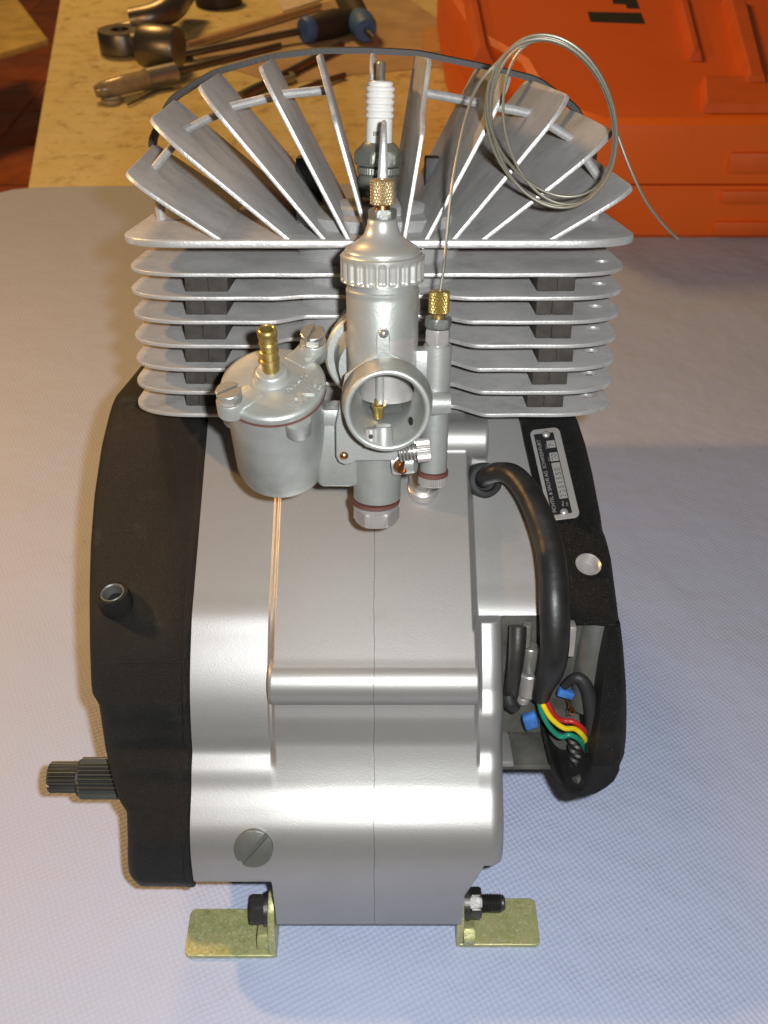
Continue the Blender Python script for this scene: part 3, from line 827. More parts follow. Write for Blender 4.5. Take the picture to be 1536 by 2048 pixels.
# ---------------------------------------------------------------- cylinder head: base plate and fan of fins
uh = UY(497, 66.0)                            # underside of the plate's front edge
HT = UY(480, 66.0) - uh
xl, xr = E(253, 470, 90)[0], E(1263, 470, 90)[0]
P = []
for a in np.linspace(0, 90, 14): P.append((xr - 36 + 36 * math.cos(R(a)) ** .8, 66 + 24 - 24 * math.sin(R(a)) ** .8))
for x in np.linspace(70, -75, 30): P.append((x, 66 + .2 * math.sin(x * .3)))
for a in np.linspace(90, 0, 14): P.append((xl + 36 - 36 * math.cos(R(a)) ** .8, 66 + 24 - 24 * math.sin(R(a)) ** .8))
P += [(xl + 1, 186), (xl + 14, 200), (xr - 14, 200), (xr - 1, 186)]
mb = MB(); mb.plate(P, [], HT, .9, lambda V: np.stack([V[:, 0], V[:, 1], uh + HT / 2 + V[:, 2]], -1))
ut = uh + HT
mb.lathe([(0, 25), (6, 24.5), (8, 23), (8.8, 20), (9, .5)], (-3, 124, ut - .5), (0, 0, 1), 64)
head = bright_edges(mb.build('cylinder_head', M['cast'], engine, 40))
BR = 184.0; BDX = -.04                                    # rear edge of the head fins
# (base px, front tip px, extra rise at the rear mm, front hump px or None)
heads = [((446, 476), (253, 345), 5.5), ((582, 478), (298, 238), 4.5), ((652, 479), (398, 172), 3.5), ((699, 480), (521, 132), 2.0), ((738, 480), (636, 112), .5),
         ((808, 480), (868, 118), .5), ((850, 480), (1022, 152), 1.0), ((903, 480), (1140, 190), 3.5), ((960, 480), (1231, 262), 4.5), ((1094, 477), (1265, 372), 5.5)]
fin_planes = []
for k, (b0, t0, rise) in enumerate(heads):
    Pb = E(b0[0], b0[1], 70); Pt = E(t0[0], t0[1], 80)
    o = np.array([Pb[0], 0, ut - 1.5]); d = np.array([Pt[0] - Pb[0], 0, Pt[2] - (ut - 1.5)]); Rl = np.linalg.norm(d); d /= Rl
    n = np.cross(d, [0, 1, 0]); RB = BR + (14 if k > 5 else 0)
    if k in (4, 5):                            # next to the plug: low in front, tall behind
        hr = Rl * (.66 if k == 5 else .72)
        out = [(-1, 69.5), (hr * .5, 69.3), (hr * .9, 70), (hr * .97, 72), (hr, 76), (hr + 3, 84), (hr + 12, 90), (Rl - 8, 93), (Rl - 2, 95), (Rl, 99)]
    else:
        out = [(-3, 68.5)]
        for t in np.linspace(.06, .55, 8): out.append((Rl * t, 68.5 + .6 * t))
        c_r = min(24.0 + 6 * (k in (0, 1, 8, 9)), Rl * .4)
        for a in np.linspace(0, 90, 12): out.append((Rl - c_r + c_r * math.sin(R(a)) ** .9, 69.2 + .62 * c_r * (1 - math.cos(R(a)) ** .9)))
    out += [(Rl + rise * .5, 135), (Rl + rise, RB - 6), (Rl + rise - 1, RB - 2), (Rl + rise - 5, RB), (20, RB), (-3, RB)]
    def MPf(V, o=o, d=d, n=n):
        return o + np.outer(V[:, 0], d) + np.outer(V[:, 1], [0, 1, 0]) + np.outer((V[:, 1] - 70) * BDX, [1, 0, 0]) + np.outer(V[:, 2], n)
    mb = MB(); mb.plate(out, [], 2.0, .42, MPf)
    bright_edges(mb.build('head_fin', M['cast'], head, 50))
    fin_planes.append((o, d, n, Rl + rise))
# centre fin: short piece in front of the plug, tall one behind
for (bpx, tpx, f0, f1, hump) in (((762, 480), (768, 240), 69.5, 86, 1), ((741, 480), (746, 106), 156, BR, 0)):
    Pb = E(bpx[0], bpx[1], f0 + 4); Pt = E(tpx[0], tpx[1], f0 + 8)
    o = np.array([Pb[0], 0, ut - 1.5]); d = np.array([Pt[0] - Pb[0], 0, Pt[2] - o[2]]); Rl = np.linalg.norm(d); d /= Rl; n = np.cross(d, [0, 1, 0])
    out = [(-1, f0), (Rl * .72, f0 + .3), (Rl * .88, f0 + 2), (Rl * .97, f0 + 5), (Rl, f0 + 9), (Rl - .3, f1 - 3), (Rl - 3, f1 - .5), (Rl * .5, f1), (-1, f1 + (6 if hump else 0))]
    mb = MB(); mb.plate(out, [], 4.2 if hump else 3.2, 1.5 if hump else 1.2, lambda V, o=o, d=d, n=n, Rl=Rl, hump=hump: o + np.outer(V[:, 0], d) + np.outer(V[:, 1], [0, 1, 0]) + np.outer(V[:, 2] * (np.clip(1.75 - 1.2 * V[:, 0] / Rl, .5, 2) if hump else 1.0), n))
    bright_edges(mb.build('head_fin', M['cast'], head, 50))
    if not hump: fin_planes.insert(5, (o, d, n, Rl))
# struts cast between neighbouring fins
for k in range(len(fin_planes) - 1):
    if k in (4, 5): continue
    (o0, d0, n0, r0), (o1, d1, n1, r1) = fin_planes[k], fin_planes[k+1]
    q = .80
    p = o0 + d0 * r0 * q + np.array([52 * BDX, 122, 0]); e = o1 + d1 * r1 * q + np.array([52 * BDX, 122, 0])
    mb = MB(); mb.tube(np.linspace(p, e, 6), 2.1, 16); mb.build('strut', M['cast'], head)
for k, sgn in ((0, -1), (len(fin_planes) - 1, 1)):
    o0, d0, n0, r0 = fin_planes[k]; p = o0 + d0 * r0 * .80 + np.array([52 * BDX, 122, 0])
    mb = MB(); mb.tube(np.linspace(p, np.array([p[0] - sgn * 2, 122, ut]), 4), 2.5, 16); mb.build('strut', M['cast'], head)
# rubber band stretched round the rear tips
tips = [np.array([xl + 6, BR - 2, ut - 6])] + [o0 + d0 * (r0 + 1.2) + np.array([(BR - 75) * BDX, BR - 5, 0]) for (o0, d0, n0, r0) in fin_planes] + [np.array([xr - 6, BR - 2, ut - 6])]
Pp = []
for a, b in zip(tips[:-1], tips[1:]):
    for t in np.linspace(0, 1, 9)[:-1]: Pp.append(a + (b - a) * t)
Pp.append(tips[-1]); Pp = np.array(Pp)
for _ in range(2): Pp[1:-1] = .25 * Pp[:-2] + .5 * Pp[1:-1] + .25 * Pp[2:]
T = np.gradient(Pp, axis=0); T /= np.linalg.norm(T, axis=1)[:, None]
Nn = np.cross(T, [0, 1.0, 0]); Nn /= np.linalg.norm(Nn, axis=1)[:, None]; Nn *= np.sign(Nn[:, 2:3] + 1e-9)
sec = [(-1.5, -4.4), (1.2, -4.4), (1.8, -3.5), (1.8, 3.5), (1.2, 4.4), (-1.5, 4.4)]
A = np.array([[p + nn_ * s0 + np.array([0, s1, 0]) for s0, s1 in sec + sec[:1]] for p, nn_ in zip(Pp, Nn)])
MB().grid(A).build('rubber_band', M['rubber'], head, 50)
# dark rubber plugs between the fins at the rear
for (px, py) in ((617, 345), (872, 345)):
    p = E(px, py, 160); mb = MB(); mb.box((p[0] - 6, 154, ut), (p[0] + 7, 167, p[2] + 8), 1.0); mb.build('damper_plug', M['rubber'], head)

# ---------------------------------------------------------------- spark plug
sb = 122.0
sp0 = E(757, 330, sb); sp1 = E(762, 140, sb); sa = unit(sp1 - sp0)
def sh_(y): return np.dot(E(760, y, sb) - sp0, sa)
mb = MB()
mb.lathe([(sh_(392), 9.4), (sh_(378), 9.4), (sh_(376), 9.9), (sh_(352), 9.9), (sh_(349), 9.2), (sh_(346), 10.2), (sh_(334), 10.2), (sh_(332), 9.0)], sp0, sa, 90,
         rmod=lambda th, h, r: r - (.25 * (np.mod(np.arange(len(th)), 2)) if (sh_(351) < h < sh_(333) or h < sh_(372)) else 0))
plug = mb.build('spark_plug', M['plugsteel'], engine, 30)
mb = MB(); hexnut(mb, sp0 + sa * sh_(330), sa, 12.2, sh_(300) - sh_(330), rot=.3); mb.lathe([(sh_(300), 10.2), (sh_(297), 9.8), (sh_(288), 8.2), (sh_(284), 6.9)], sp0, sa, 48); mb.build('hexagon', M['plugsteel'], plug, 25)
pr_ = [(sh_(292), 6.4), (sh_(240), 6.25)]
for i, yv in enumerate((231, 218, 204, 191, 178)):
    pr_ += [(sh_(yv + 6), 5.9), (sh_(yv + 4), 6.7), (sh_(yv), 7.0), (sh_(yv - 4), 6.7)]
pr_ += [(sh_(171), 5.6), (sh_(169), 6.1), (sh_(164), 5.9), (sh_(161), 4.6), (sh_(160), 2)]
ins = MB().lathe(pr_, sp0, sa, 48).build('insulator', M['ceramic'], plug, 60)
pr_ = [(sh_(166), 2.1)]
for i in range(15):
    yv = 160 - i * 2.4; pr_ += [(sh_(yv), 2.25), (sh_(yv - 1.2), 1.85)]
pr_ += [(sh_(122), 1.6), (sh_(121), .2)]
MB().lathe(pr_, sp0, sa, 24).build('terminal', M['steel'], plug, 20)
tx = E(730, 266, sb - 6.0)
def wrap(V):
    out = []
    for v in V:
        th = R(-118) + v[0] / 6.4
        out.append(sp0 + sa * (sh_(270) + v[1]) + np.array([math.cos(th), math.sin(th), 0]) * (6.42 + v[2]))
    return np.array(out)
mb = MB(); mb.text('80', 3.0, wrap, .02); mb.build('print', M['print'], plug)

# ---------------------------------------------------------------- carburettor
CB = 12.0
def cu(y, b=CB): return E(765, y, b)[2]
X0 = E(765, 700, CB)[0]
co = np.array([X0, CB, 0.0]); upv = (0, 0, 1)
mb = MB()
bell_c = E(775, 823, -24); bax = unit([.012, -1, -.02])
mb.lathe([(cu(806), 13.6)] + [(cu(y_), 14.4) for y_ in np.linspace(800, 690, 40)] + [(cu(590), 14.5), (cu(586), 14.3), (cu(582), 14.6), (cu(576), 14.6), (cu(573), 14.1), (cu(545), 14.1)], co, upv, 180)
mb.lathe([(cu(992), 10.2), (cu(915), 10.4)] + [(cu(y_), 10.8 + (880 - y_) / 80 * 2.2) for y_ in np.linspace(880, 800, 30)], co + np.array([-2.4, 0, 0]), upv, 120, cap=False)
# neck from the chamber to the float bowl
pa, pb2 = E(700, 890, 14), E(598, 900, 16)
bx_ = MB().box
mb.box((E(634, 900, 12)[0], 6, E(660, 966, 12)[2]), (E(720, 900, 12)[0], 22, E(660, 812, 12)[2]), 3.0, seg=3)
mb.box((E(640, 900, 12)[0], 3, E(660, 824, 12)[2] - 3), (E(700, 900, 12)[0], 10, E(660, 806, 12)[2]), 1.0)
# bridge and boss to the choke tube, stop-screw boss
mb.box((E(826, 700, 12)[0], 8, E(830, 770, 12)[2]), (E(872, 700, 12)[0], 16, E(830, 696, 12)[2]), 1.0)
mb.lathe([(0, 5.6), (10, 4.2)], E(852, 806, 6), unit([.8, 0, 0]), 32)
mb.lathe([(0, 6.5), (9, 5.0)], E(790, 920, 4), unit([1, -.25, .05]), 32)
V_ = np.concatenate(mb.v)
def bored(f):
    q = V_[list(f)].mean(0)
    return math.hypot(q[0] - bell_c[0], q[2] - bell_c[2] - .5) < 11.6 and q[1] < 22 and len(f) < 9
mb.f = [f for f in mb.f if not bored(f)]
carb = mb.build('carburettor', M['zinc'], engine, 40)
# inlet stub and clamp ring behind the chamber
mb = MB(); rc_ = E(741, 706, 40)
mb.lathe([(-6, 18.6), (-5, 19.6), (-1.2, 19.6), (-.8, 18.2), (.4, 18.2), (.8, 19.4), (4, 19.4), (5, 18.4)], rc_, (0, 1, 0), 64)
mb.lathe([(-22, 13.0), (-14, 14.5), (-6, 15.8), (30, 17)], rc_, (0, 1, 0), 56)
mb.build('inlet_clamp', M['zinc'], carb, 40)
# screw cap: fluted ring and domed top
def flutes(th, h, r):
    return r - .95 * np.abs(np.cos(11.5 * th * 1.0)) ** 6 * (1 if 0 < (h - cu(560)) < (cu(514) - cu(560)) - .6 else 0)
def flutes(th, h, r):
    on = S(cu(558), cu(552), h) * (1 - S(cu(522), cu(514), h))
    return r - 1.5 * on * (np.abs(np.cos(12 * th)) ** 3)
hs = [cu(y) for y in np.linspace(559, 509, 26)]
prf = [(cu(561), 15.2), (cu(560), 15.9)] + [(h, 16.6) for h in hs] + [(cu(507), 16.2), (cu(506), 15.6)]
mb = MB(); mb.lathe(prf, co, upv, 288, rmod=flutes); cap = mb.build('cap_ring', M['chrome'], carb, 40)
hp = [(506, 14.9), (502, 15.2), (497, 14.6), (491, 13.2), (485, 11.2), (478, 9.2), (470, 7.6), (460, 6.6), (448, 6.0), (440, 5.8), (437, 5.4), (436, 3)]
MB().lathe([(cu(y), r) for y, r in hp], co, upv, 64).build('cap_dome', M['chrome'], carb, 60)
mb = MB(); hexnut(mb, co + np.array([0, 0, cu(436)]), upv, 5.7, cu(417) - cu(436), rot=.4); mb.build('lock_nut', M['greysteel'], carb, 25)
MB().lathe([(cu(418), 3.0), (cu(408), 3.0)], co, upv, 32).build('adjuster_stem', M['copper'], carb)
def knurled(name, mat, o, axis, r, h0, h1, par, n=22, pitch=2.4):
    hh = np.linspace(h0 + .5, h1 - .6, 36)
    pf = [(h0, r * .86)] + [(h, r) for h in hh] + [(h1 - .1, r * .88), (h1, r * .78), (h1, r * .34), (h1 - 2.5, r * .30)]
    m_ = MB(); base = knurl(n, .42, pitch)
    m_.lathe(pf, o, axis, 176, rmod=lambda th, h, rr_: base(th, h, rr_) if rr_ >= r * .999 else np.full(len(th), float(rr_)))
    return m_.build(name, mat, par, 15)
knurled('cable_adjuster', M['agedbrass'], co, upv, 4.75, cu(409), cu(358), carb)

# mounting plate with two ears behind the bell mouth
pb3 = CB - 13.6
def pl2(px, py): p = E(px, py, pb3 - .6); return (p[0], p[2])
out = [pl2(x, y) for x, y in ((752, 705), (752, 672), (755, 660), (762, 654), (770, 654), (777, 660), (780, 672), (781, 705), (830, 730), (852, 800), (838, 865), (800, 905), (790, 921), (712, 921), (704, 926), (690, 929), (678, 924), (672, 912), (671, 850), (680, 800), (690, 750))]
bore = [(bell_c[0] + 12 * math.cos(t), bell_c[2] + 12 * math.sin(t)) for t in np.linspace(0, 2 * math.pi, 49)[:-1]]
mb = MB(); mb.plate(out, [bore], 2.2, .6, lambda V: np.stack([V[:, 0], pb3 + V[:, 2], V[:, 1]], -1)); ear = mb.build('flange_plate', M['zinc'], carb, 40)
for (px, py, mt) in ((767, 667, 'steel'), (688, 911, 'copper')):
    p = E(px, py, pb3 - 1.0); mb = MB(); mb.lathe([(0, 1.9), (.6, 1.75), (1.2, 1.2), (1.5, .2)], p, (0, -1, 0), 24); mb.build('rivet', M[mt], carb)
# bell mouth
bell_c = E(775, 823, -24); bax = unit([.012, -1, -.02])
rim = [(-15, 16.2), (-12.5, 17.6), (-11, 17.9), (-6, 17.2), (-1.2, 16.6), (-.3, 16.5), (.1, 16.0), (.2, 15.2), (-.2, 14.5), (-1.2, 14.2), (-6, 13.3), (-11, 12.2), (-16, 11.4), (-20, 11.2), (-34, 11.2)]
mb = MB(); mb.lathe(rim, bell_c, bax, 80, cap=False); bell = mb.build('bell_mouth', M['zinc'], carb, 50)
# throttle slide, needle and jets inside
mb = MB(); bz_ = -24 + 21
zc = bell_c[2]
mb.lathe([(0, 11.6), (26, 11.6)], (bell_c[0], bz_ + 12.0, zc - 4.4), upv, 48); mb.build('throttle_slide', M['machined'], carb)
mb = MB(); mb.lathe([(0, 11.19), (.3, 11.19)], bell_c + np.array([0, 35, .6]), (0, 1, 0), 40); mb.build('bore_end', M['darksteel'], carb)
nb0 = E(760, 806, -4); nb1 = E(760, 745, -4)
mb = MB(); mb.tube([nb0, nb1 + np.array([0, 0, 4])], 1.7, 20); mb.build('jet_needle', M['chrome'], carb)
nd = E(757, 812, -4); mb = MB(); mb.lathe([(-5, 2.0), (-1.4, 2.2), (0, 3.0), (.5, 3.0), (.8, 1.6), (3, 1.6)], nd, upv, 32); mb.build('needle_jet', M['brass'], carb)
mb = MB(); p = np.array([E(742, 880, -19)[0], -20.5, zc - 14.4]); mb.lathe([(-1, 2.4), (5.8, 2.4), (6.2, 2.0), (6.2, .1)], p, unit([0, .15, 1]), 28); mb.build('idle_post', M['machined'], carb)
mb = MB(); p = np.array([E(767, 880, -18)[0], -19.5, zc - 14.6]); mb.lathe([(-.5, 4.0), (4, 3.8), (6.8, 3.4), (7.2, 2.9), (7.2, .1)], p, unit([0, .1, 1]), 36); mb.build('main_post', M['zinc'], carb)
mb = MB(); p = E(822, 842, -18); mb.lathe([(0, 1.7), (.2, 1.7)], p, unit([-.85, -.45, .1]), 24); mb.build('air_hole', M['print'], carb)
mb = MB(); p = np.array([E(742, 880, -19)[0], -23.0, zc - 10.5]); mb.lathe([(0, .9), (.35, .9)], p, unit([0, -1, .1]), 20); mb.build('air_hole', M['print'], carb)
# bottom hexagon plug with fibre washer
cl = co + np.array([-3.0, 0, 0])
MB().lathe([(cu(1001), 10.6), (cu(996), 10.6)], cl, upv, 56).build('fibre_washer', M['fibre'], carb)
mb = MB(); mb.lathe([(cu(1012), 9.8), (cu(1004), 10.3)], cl, upv, 48); hexnut(mb, cl + np.array([.3, 0, cu(1040)]), upv, 10.2, cu(1011) - cu(1040), rot=.50); mb.build('bottom_plug', M['machined'], carb, 25)
# stop screw with spring
sx0 = E(797, 905, -4); sx1 = E(862, 898, -4); sax = unit(sx1 - sx0)
ls = np.linalg.norm(sx1 - sx0); sc = ls / 65.0
mb = MB(); tt = np.linspace(0, 5.2 * 2 * math.pi, 150); e1, e2, _ = frame(sax)
mb.tube([sx0 + sax * (t / tt[-1] * 36 * sc) + (e1 * math.cos(t) + e2 * math.sin(t)) * 3.4 for t in tt], .62, 8); mb.build('stop_spring', M['steel'], carb)
mb = MB(); mb.lathe([(0, 2.2), (40 * sc, 2.2)], sx0, sax, 24)
mb.lathe([(36 * sc, 4.2), (37 * sc, 4.9), (63 * sc, 4.9), (65 * sc, 4.5), (65 * sc, .2)], sx0, sax, 180, rmod=lambda th, h, r: r - (.28 * (.5 - .5 * np.cos(36 * th)) if r > 4.8 else 0)); mb.build('stop_screw', M['machined'], carb, 20)
p = E(807, 932, -2); mb = MB(); mb.lathe([(-4, 3.6), (0, 3.6), (.3, 3.0), (.1, .3)], p, unit([.62, -.78, .05]), 32); bolt_slot(mb, p, unit([.62, -.78, .05]), 2.6, .9, 1.2); mb.build('air_screw', M['copper'], carb)
# choke tube
c0, c1 = E(866, 938, CB), E(875, 688, CB); ca = unit(c1 - c0); cl_ = np.linalg.norm(c1 - c0)
def cr(y): return np.dot(E(870, y, CB) - c0, ca)
mb = MB(); mb.lathe([(0, 5.9), (cl_ - .8, 5.9), (cl_, 5.3), (cl_, 2)], c0, ca, 48); mb.build('choke_tube', M['zinc'], carb)
MB().lathe([(cr(948), 6.6), (cr(940), 6.6)], c0, ca, 40).build('fibre_washer', M['fibre'], carb)
MB().lathe([(cr(966), 5.9), (cr(964), 6.3), (cr(949), 6.3)], c0, ca, 90, rmod=lambda th, h, r: r - .2 * np.mod(np.arange(len(th)), 2)).build('choke_plug', M['machined'], carb, 20)
mb = MB(); mb.lathe([(cr(690), 4.4), (cr(680), 4.8)], c0, ca, 40); hexnut(mb, c0 + ca * cr(684), ca, 5.4, cr(656) - cr(684), rot=.15); mb.build('choke_hexagon', M['machined'], carb, 25)
MB().lathe([(cr(658), 2.8), (cr(618), 2.8)], c0, ca, 32).build('choke_stem', M['brass'], carb)
mb = MB(); hexnut(mb, c0 + ca * cr(653), ca, 5.7, cr(634) - cr(653), rot=.3); mb.build('lock_nut', M['greysteel'], carb, 25)
knurled('choke_adjuster', M['brass'], c0, ca, 4.3, cr(626), cr(581), carb)
adj_top = c0 + ca * cr(580)
# nut on the case under the choke tube
p = E(846, 972, BS(972) - 5.5); mb = MB(); hexnut(mb, p, unit([0, -.45, .9]), 7.0, 7.5, rot=.1); mb.lathe([(-4, 7.6), (.4, 7.6), (.7, 7.2)], p, unit([0, -.45, .9]), 40); mb.build('case_nut', M['machined'], engine, 25)

# float bowl, tilted against the mixing chamber
BT = 26.0
bc_ = E(546, 766, -2.0); ba = np.array([0, -math.sin(R(BT)), math.cos(R(BT))]); bex = np.array([1.0, 0, 0]); bey = np.cross(ba, bex)
def bl(px, py, off=0.0):
    q = EPL(px, py, bc_ + ba * off, ba) - bc_; return np.dot(q, bex), np.dot(q, bey)
BRD = abs(bl(441, 760)[0])
mb = MB()
mb.lathe([(-54.5, 4), (-54.2, 11), (-52.6, 15.8), (-49.5, 18.4), (-45.5, 19.5), (-3.6, 20.1)], bc_, ba, 72)
for (px, py, hh) in ((466, 800, -19), (627, 690, -14), (621, 880, -12)):
    x_, y_ = bl(px, py, -6); f = 19.6 / math.hypot(x_, y_)
    if hh == -12: x_, y_ = x_ * f, y_ * f
    o_ = bc_ + bex * x_ + bey * y_
    mb.lathe([(hh, 4.0), (hh + 1.5, 5.2), (-3.6, 5.4)], o_, ba, 32)
    m_ = unit([x_, y_]); mb.box((-5.0, -9, hh + 2), (5.0, 1, -3.7), 1.2, fmap(o_, bex * -m_[1] + bey * m_[0], bex * m_[0] + bey * m_[1], ba))
bowl = mb.build('float_bowl', M['zinc'], carb, 40)
MB().lathe([(-3.5, BRD + .05), (-2.7, BRD + .05)], bc_, ba, 72).build('bowl_gasket', M['fibre'], carb)
mb = MB()
mb.lathe([(-2.6, BRD - .2), (-2.2, BRD), (-.6, BRD), (.4, BRD - .8), (.9, BRD - 2.2), (1.3, BRD * .6), (1.5, .5)], bc_, ba, 80)
lugs = []
for (px, py) in ((461, 806), (627, 690)):
    x_, y_ = bl(px, py, 2); o_ = bc_ + bex * x_ + bey * y_; lugs.append(o_); m_ = unit([x_, y_])
    mb.lathe([(-2.6, 5.6), (3.6, 5.5), (4.3, 4.9), (4.3, .5)], o_, ba, 36)
    mb.box((-5.6, -13, -2.5), (5.6, 0, 1.6), 1.3, fmap(o_, bex * -m_[1] + bey * m_[0], bex * m_[0] + bey * m_[1], ba), 3)
x_, y_ = bl(543, 752, 2); nip = bc_ + bex * x_ + bey * y_
mb.lathe([(0, 8.6), (1.6, 7.4), (3.4, 6.6), (4.8, 6.3), (5.4, 5.6), (5.5, 3)], nip, ba, 48)
lid = mb.build('bowl_cover', M['zinc'], carb, 40)
for o_, a_ in zip(lugs, (R(32), R(72))):
    mb = MB(); mb.lathe([(4.2, 5.0), (5.0, 5.0)], o_, ba, 40); bolt_slot(mb, o_ + ba * 5.0, ba, 5.0, 4.2, a_, kind='hex', slot=.13, depth=.4, hint=(0, 1, 0)); mb.build('cover_screw', M['steel'], carb, 25)
nl = np.dot(E(543, 660, -4) - nip, ba) / 1.0
nl = 25.0
pf = [(3, 3.5), (8, 3.5), (10.5, 3.9), (11, 3.3), (14.5, 3.8), (15, 3.2), (18.6, 3.8), (19.4, 3.3), (22, 3.9), (23.6, 3.9), (24.6, 3.5), (25, 2.9), (24.5, 2.4), (12, 2.3)]
MB().lathe(pf, nip, unit(ba + np.array([0, .04, .12])), 40).build('fuel_nipple', M['brass'], carb, 40)
# raised maker's mark on the cover
xa, ya = bl(628, 770, 1.4); xb_, yb = bl(556, 796, 1.4)
lo_ = np.array(bl(612, 758, 1.4)); ld = unit(np.array(bl(556, 806, 1.4)) - lo_)
tx_ = bex * ld[0] + bey * ld[1]; ty_ = np.cross(ba, tx_)
def on_lid(o2, dz): return fmap(bc_ + bex * o2[0] + bey * o2[1] + ba * dz, tx_, ty_, ba)
mb = MB()
st = np.array(bl(634, 776, 1.2))
def arc_text(body, size, r, a0, da):
    for i, ch in enumerate(body):
        pass
mb.text('BING', 7.4, on_lid(np.array(bl(633, 757, 1.2)), 1.25), .50, bev=.18, spacing=1.04)
mb.text('NÜRNBERG', 2.1, on_lid(np.array(bl(610, 748, 1.2)), 1.6), .2, spacing=1.12)
mb.build('raised_lettering', M['zinc'], lid, 40)

# ---------------------------------------------------------------- mounting brackets, resting on the paper
def wmap(V): return np.array([W2E(v) for v in V])
def bracket(side):
    mb = MB()
    if side < 0: c = [G(368, 1912, 3), G(527, 1912, 3), G(372, 1817, 3)]; tx0, tx1 = G(541, 1870, 6)[0], G(555, 1870, 6)[0]
    else: c = [G(925, 1890, 3), G(1081, 1888, 3), G(1072, 1796, 3)]; tx0, tx1 = G(912, 1870, 6)[0], G(926, 1870, 6)[0]
    y0, y1 = c[0][1], c[2][1]
    xa, xb_ = (c[0][0], tx1) if side < 0 else (tx0, c[1][0])
    w, h = xb_ - xa, y1 - y0
    mb.plate([(xa + p[0] + w/2, y0 + h/2 + p[1]) for p in rrect(w, h, 3.0)], [], 3.0, .5, lambda V: wmap(V + np.array([0, 0, 1.6])))
    # upright tab
    zt = 31.0
    mb.plate([(y0 + .5, .4), (y0 + .5, 12), (y0 + 3, 20), (y0 + 9, zt - 3), (y0 + 13, zt), (y1 - 6, zt), (y1, zt - 6), (y1, .4)], [], tx1 - tx0, .6,
             lambda V: wmap(np.stack([(tx0 + tx1) / 2 + V[:, 2], V[:, 0], V[:, 1]], -1)))
    return mb.build('mounting_bracket', M['chromate'], engine, 40), tx0, tx1, y0, y1
for side in (-1, 1):
    br, tx0, tx1, y0, y1 = bracket(side)
    if side < 0:
        bo = G(522, 1818, 20); ax0 = bo.copy(); ax0[0] = tx0
        o_ = W2E(ax0)
        mb = MB(); mb.lathe([(0, 8.6), (2.2, 8.6)], o_, (-1, 0, 0), 40); hexnut(mb, o_ + np.array([-2.2, 0, 0]), (-1, 0, 0), 8.2, 7.0, rot=.25); mb.build('bolt_head', M['darksteel'], br, 25)
        o2 = W2E(np.array([tx0, bo[1] - 9, 9.5])); mb = MB(); hexnut(mb, o2, (-1, 0, 0), 6.6, 5.6, rot=.1); mb.build('lower_nut', M['chromate'], br, 25)
    else:
        bo = G(945, 1806, 20); ax0 = bo.copy(); ax0[0] = tx1
        o_ = W2E(ax0)
        mb = MB(); mb.lathe([(0, 8.4), (3.0, 8.4)], o_, (1, 0, 0), 40); hexnut(mb, o_ + np.array([3.0, 0, 0]), (1, 0, 0), 8.0, 6.0, rot=.3); mb.build('flange_nut', M['darksteel'], br, 25)
        pf = [(8, 4.6)]
        for i in range(9): pf += [(9 + i * 1.2, 4.7), (9.6 + i * 1.2, 4.0)]
        pf += [(20.2, 4.0), (21, 3.2), (21, .2)]
        MB().lathe(pf, o_, (1, 0, 0), 32).build('stud', M['darksteel'], br, 20)
        o2 = W2E(np.array([tx1, bo[1] - 10, 9.0])); mb = MB(); hexnut(mb, o2, (1, 0, 0), 6.4, 5.4, rot=.1); mb.build('lower_nut', M['chromate'], br, 25)

# ================================================================== CONTROL CABLE (its own thing, stuck into the choke adjuster)
def e2w(p):
    x, b, u = p
    return np.array([x, OY + b * CL + u * SL, OZ - b * SL + u * CL])
pts = [adj_top + np.array([0, 0, -3.0]), E(887, 540, CB + 3), E(893, 480, CB + 8), E(903, 380, 24), E(921, 280, 32), E(940, 208, 38), E(966, 156, 42)]
cc = np.array([1104.0, 243.0]); mj = np.array([.27, .963]); mn = np.array([-.963, .27])
LOOPS = [(0, 0, 1.0, 1.0, 0), (-5, 3, .985, 1.015, 3), (4, -3, 1.01, .985, -2), (17, -10, .94, .87, 7), (-3, 4, 1.0, 1.03, -3), (5, 1, .97, .985, 4), (0, 0, 1, 1, 0)]
def loop_pt(phi, i):
    ox, oy, sa_, sb_, ob = LOOPS[i]
    q = cc + np.array([ox, oy]) + mj * 172 * sa_ * math.cos(phi) + mn * 123 * sb_ * math.sin(phi)
    return E(q[0], q[1], 46 + 9 * math.sin(phi + .6) + ob * (.6 + .4 * math.cos(phi * 1.0 + i)) + 3 * math.cos(phi))
ph0 = math.pi * .80
tot = 5 * 2 * math.pi + 1.75
for t in np.linspace(.12, tot, 190):
    i = int(t // (2 * math.pi)); f = float(S(.55, 1, (t / (2 * math.pi)) - i))
    pts.append(loop_pt(ph0 + t, i) * (1 - f) + loop_pt(ph0 + t, i + 1) * f)
pts += [E(1216, 200, 49), E(1233, 262, 48), E(1262, 340, 47), E(1292, 402, 48), E(1328, 450, 51), E(1357, 478, 54)]
P = np.array([e2w(p) for p in pts]); n = len(P); tt = np.linspace(0, n - 1, n * 5)
Q = np.stack([hermite(range(n), P[:, i], tt) for i in range(3)], -1)
M['cable'] = metal('stranded_cable', (.34, .32, .26), .42, .7, .5, 200, 1500, .00003, .5)
cab = MB().tube(Q, .62, 10).build('control_cable', M['cable'])
tag(cab, 'loosely coiled thin steel cable rising from the brass adjuster right of the carburettor', 'cable')

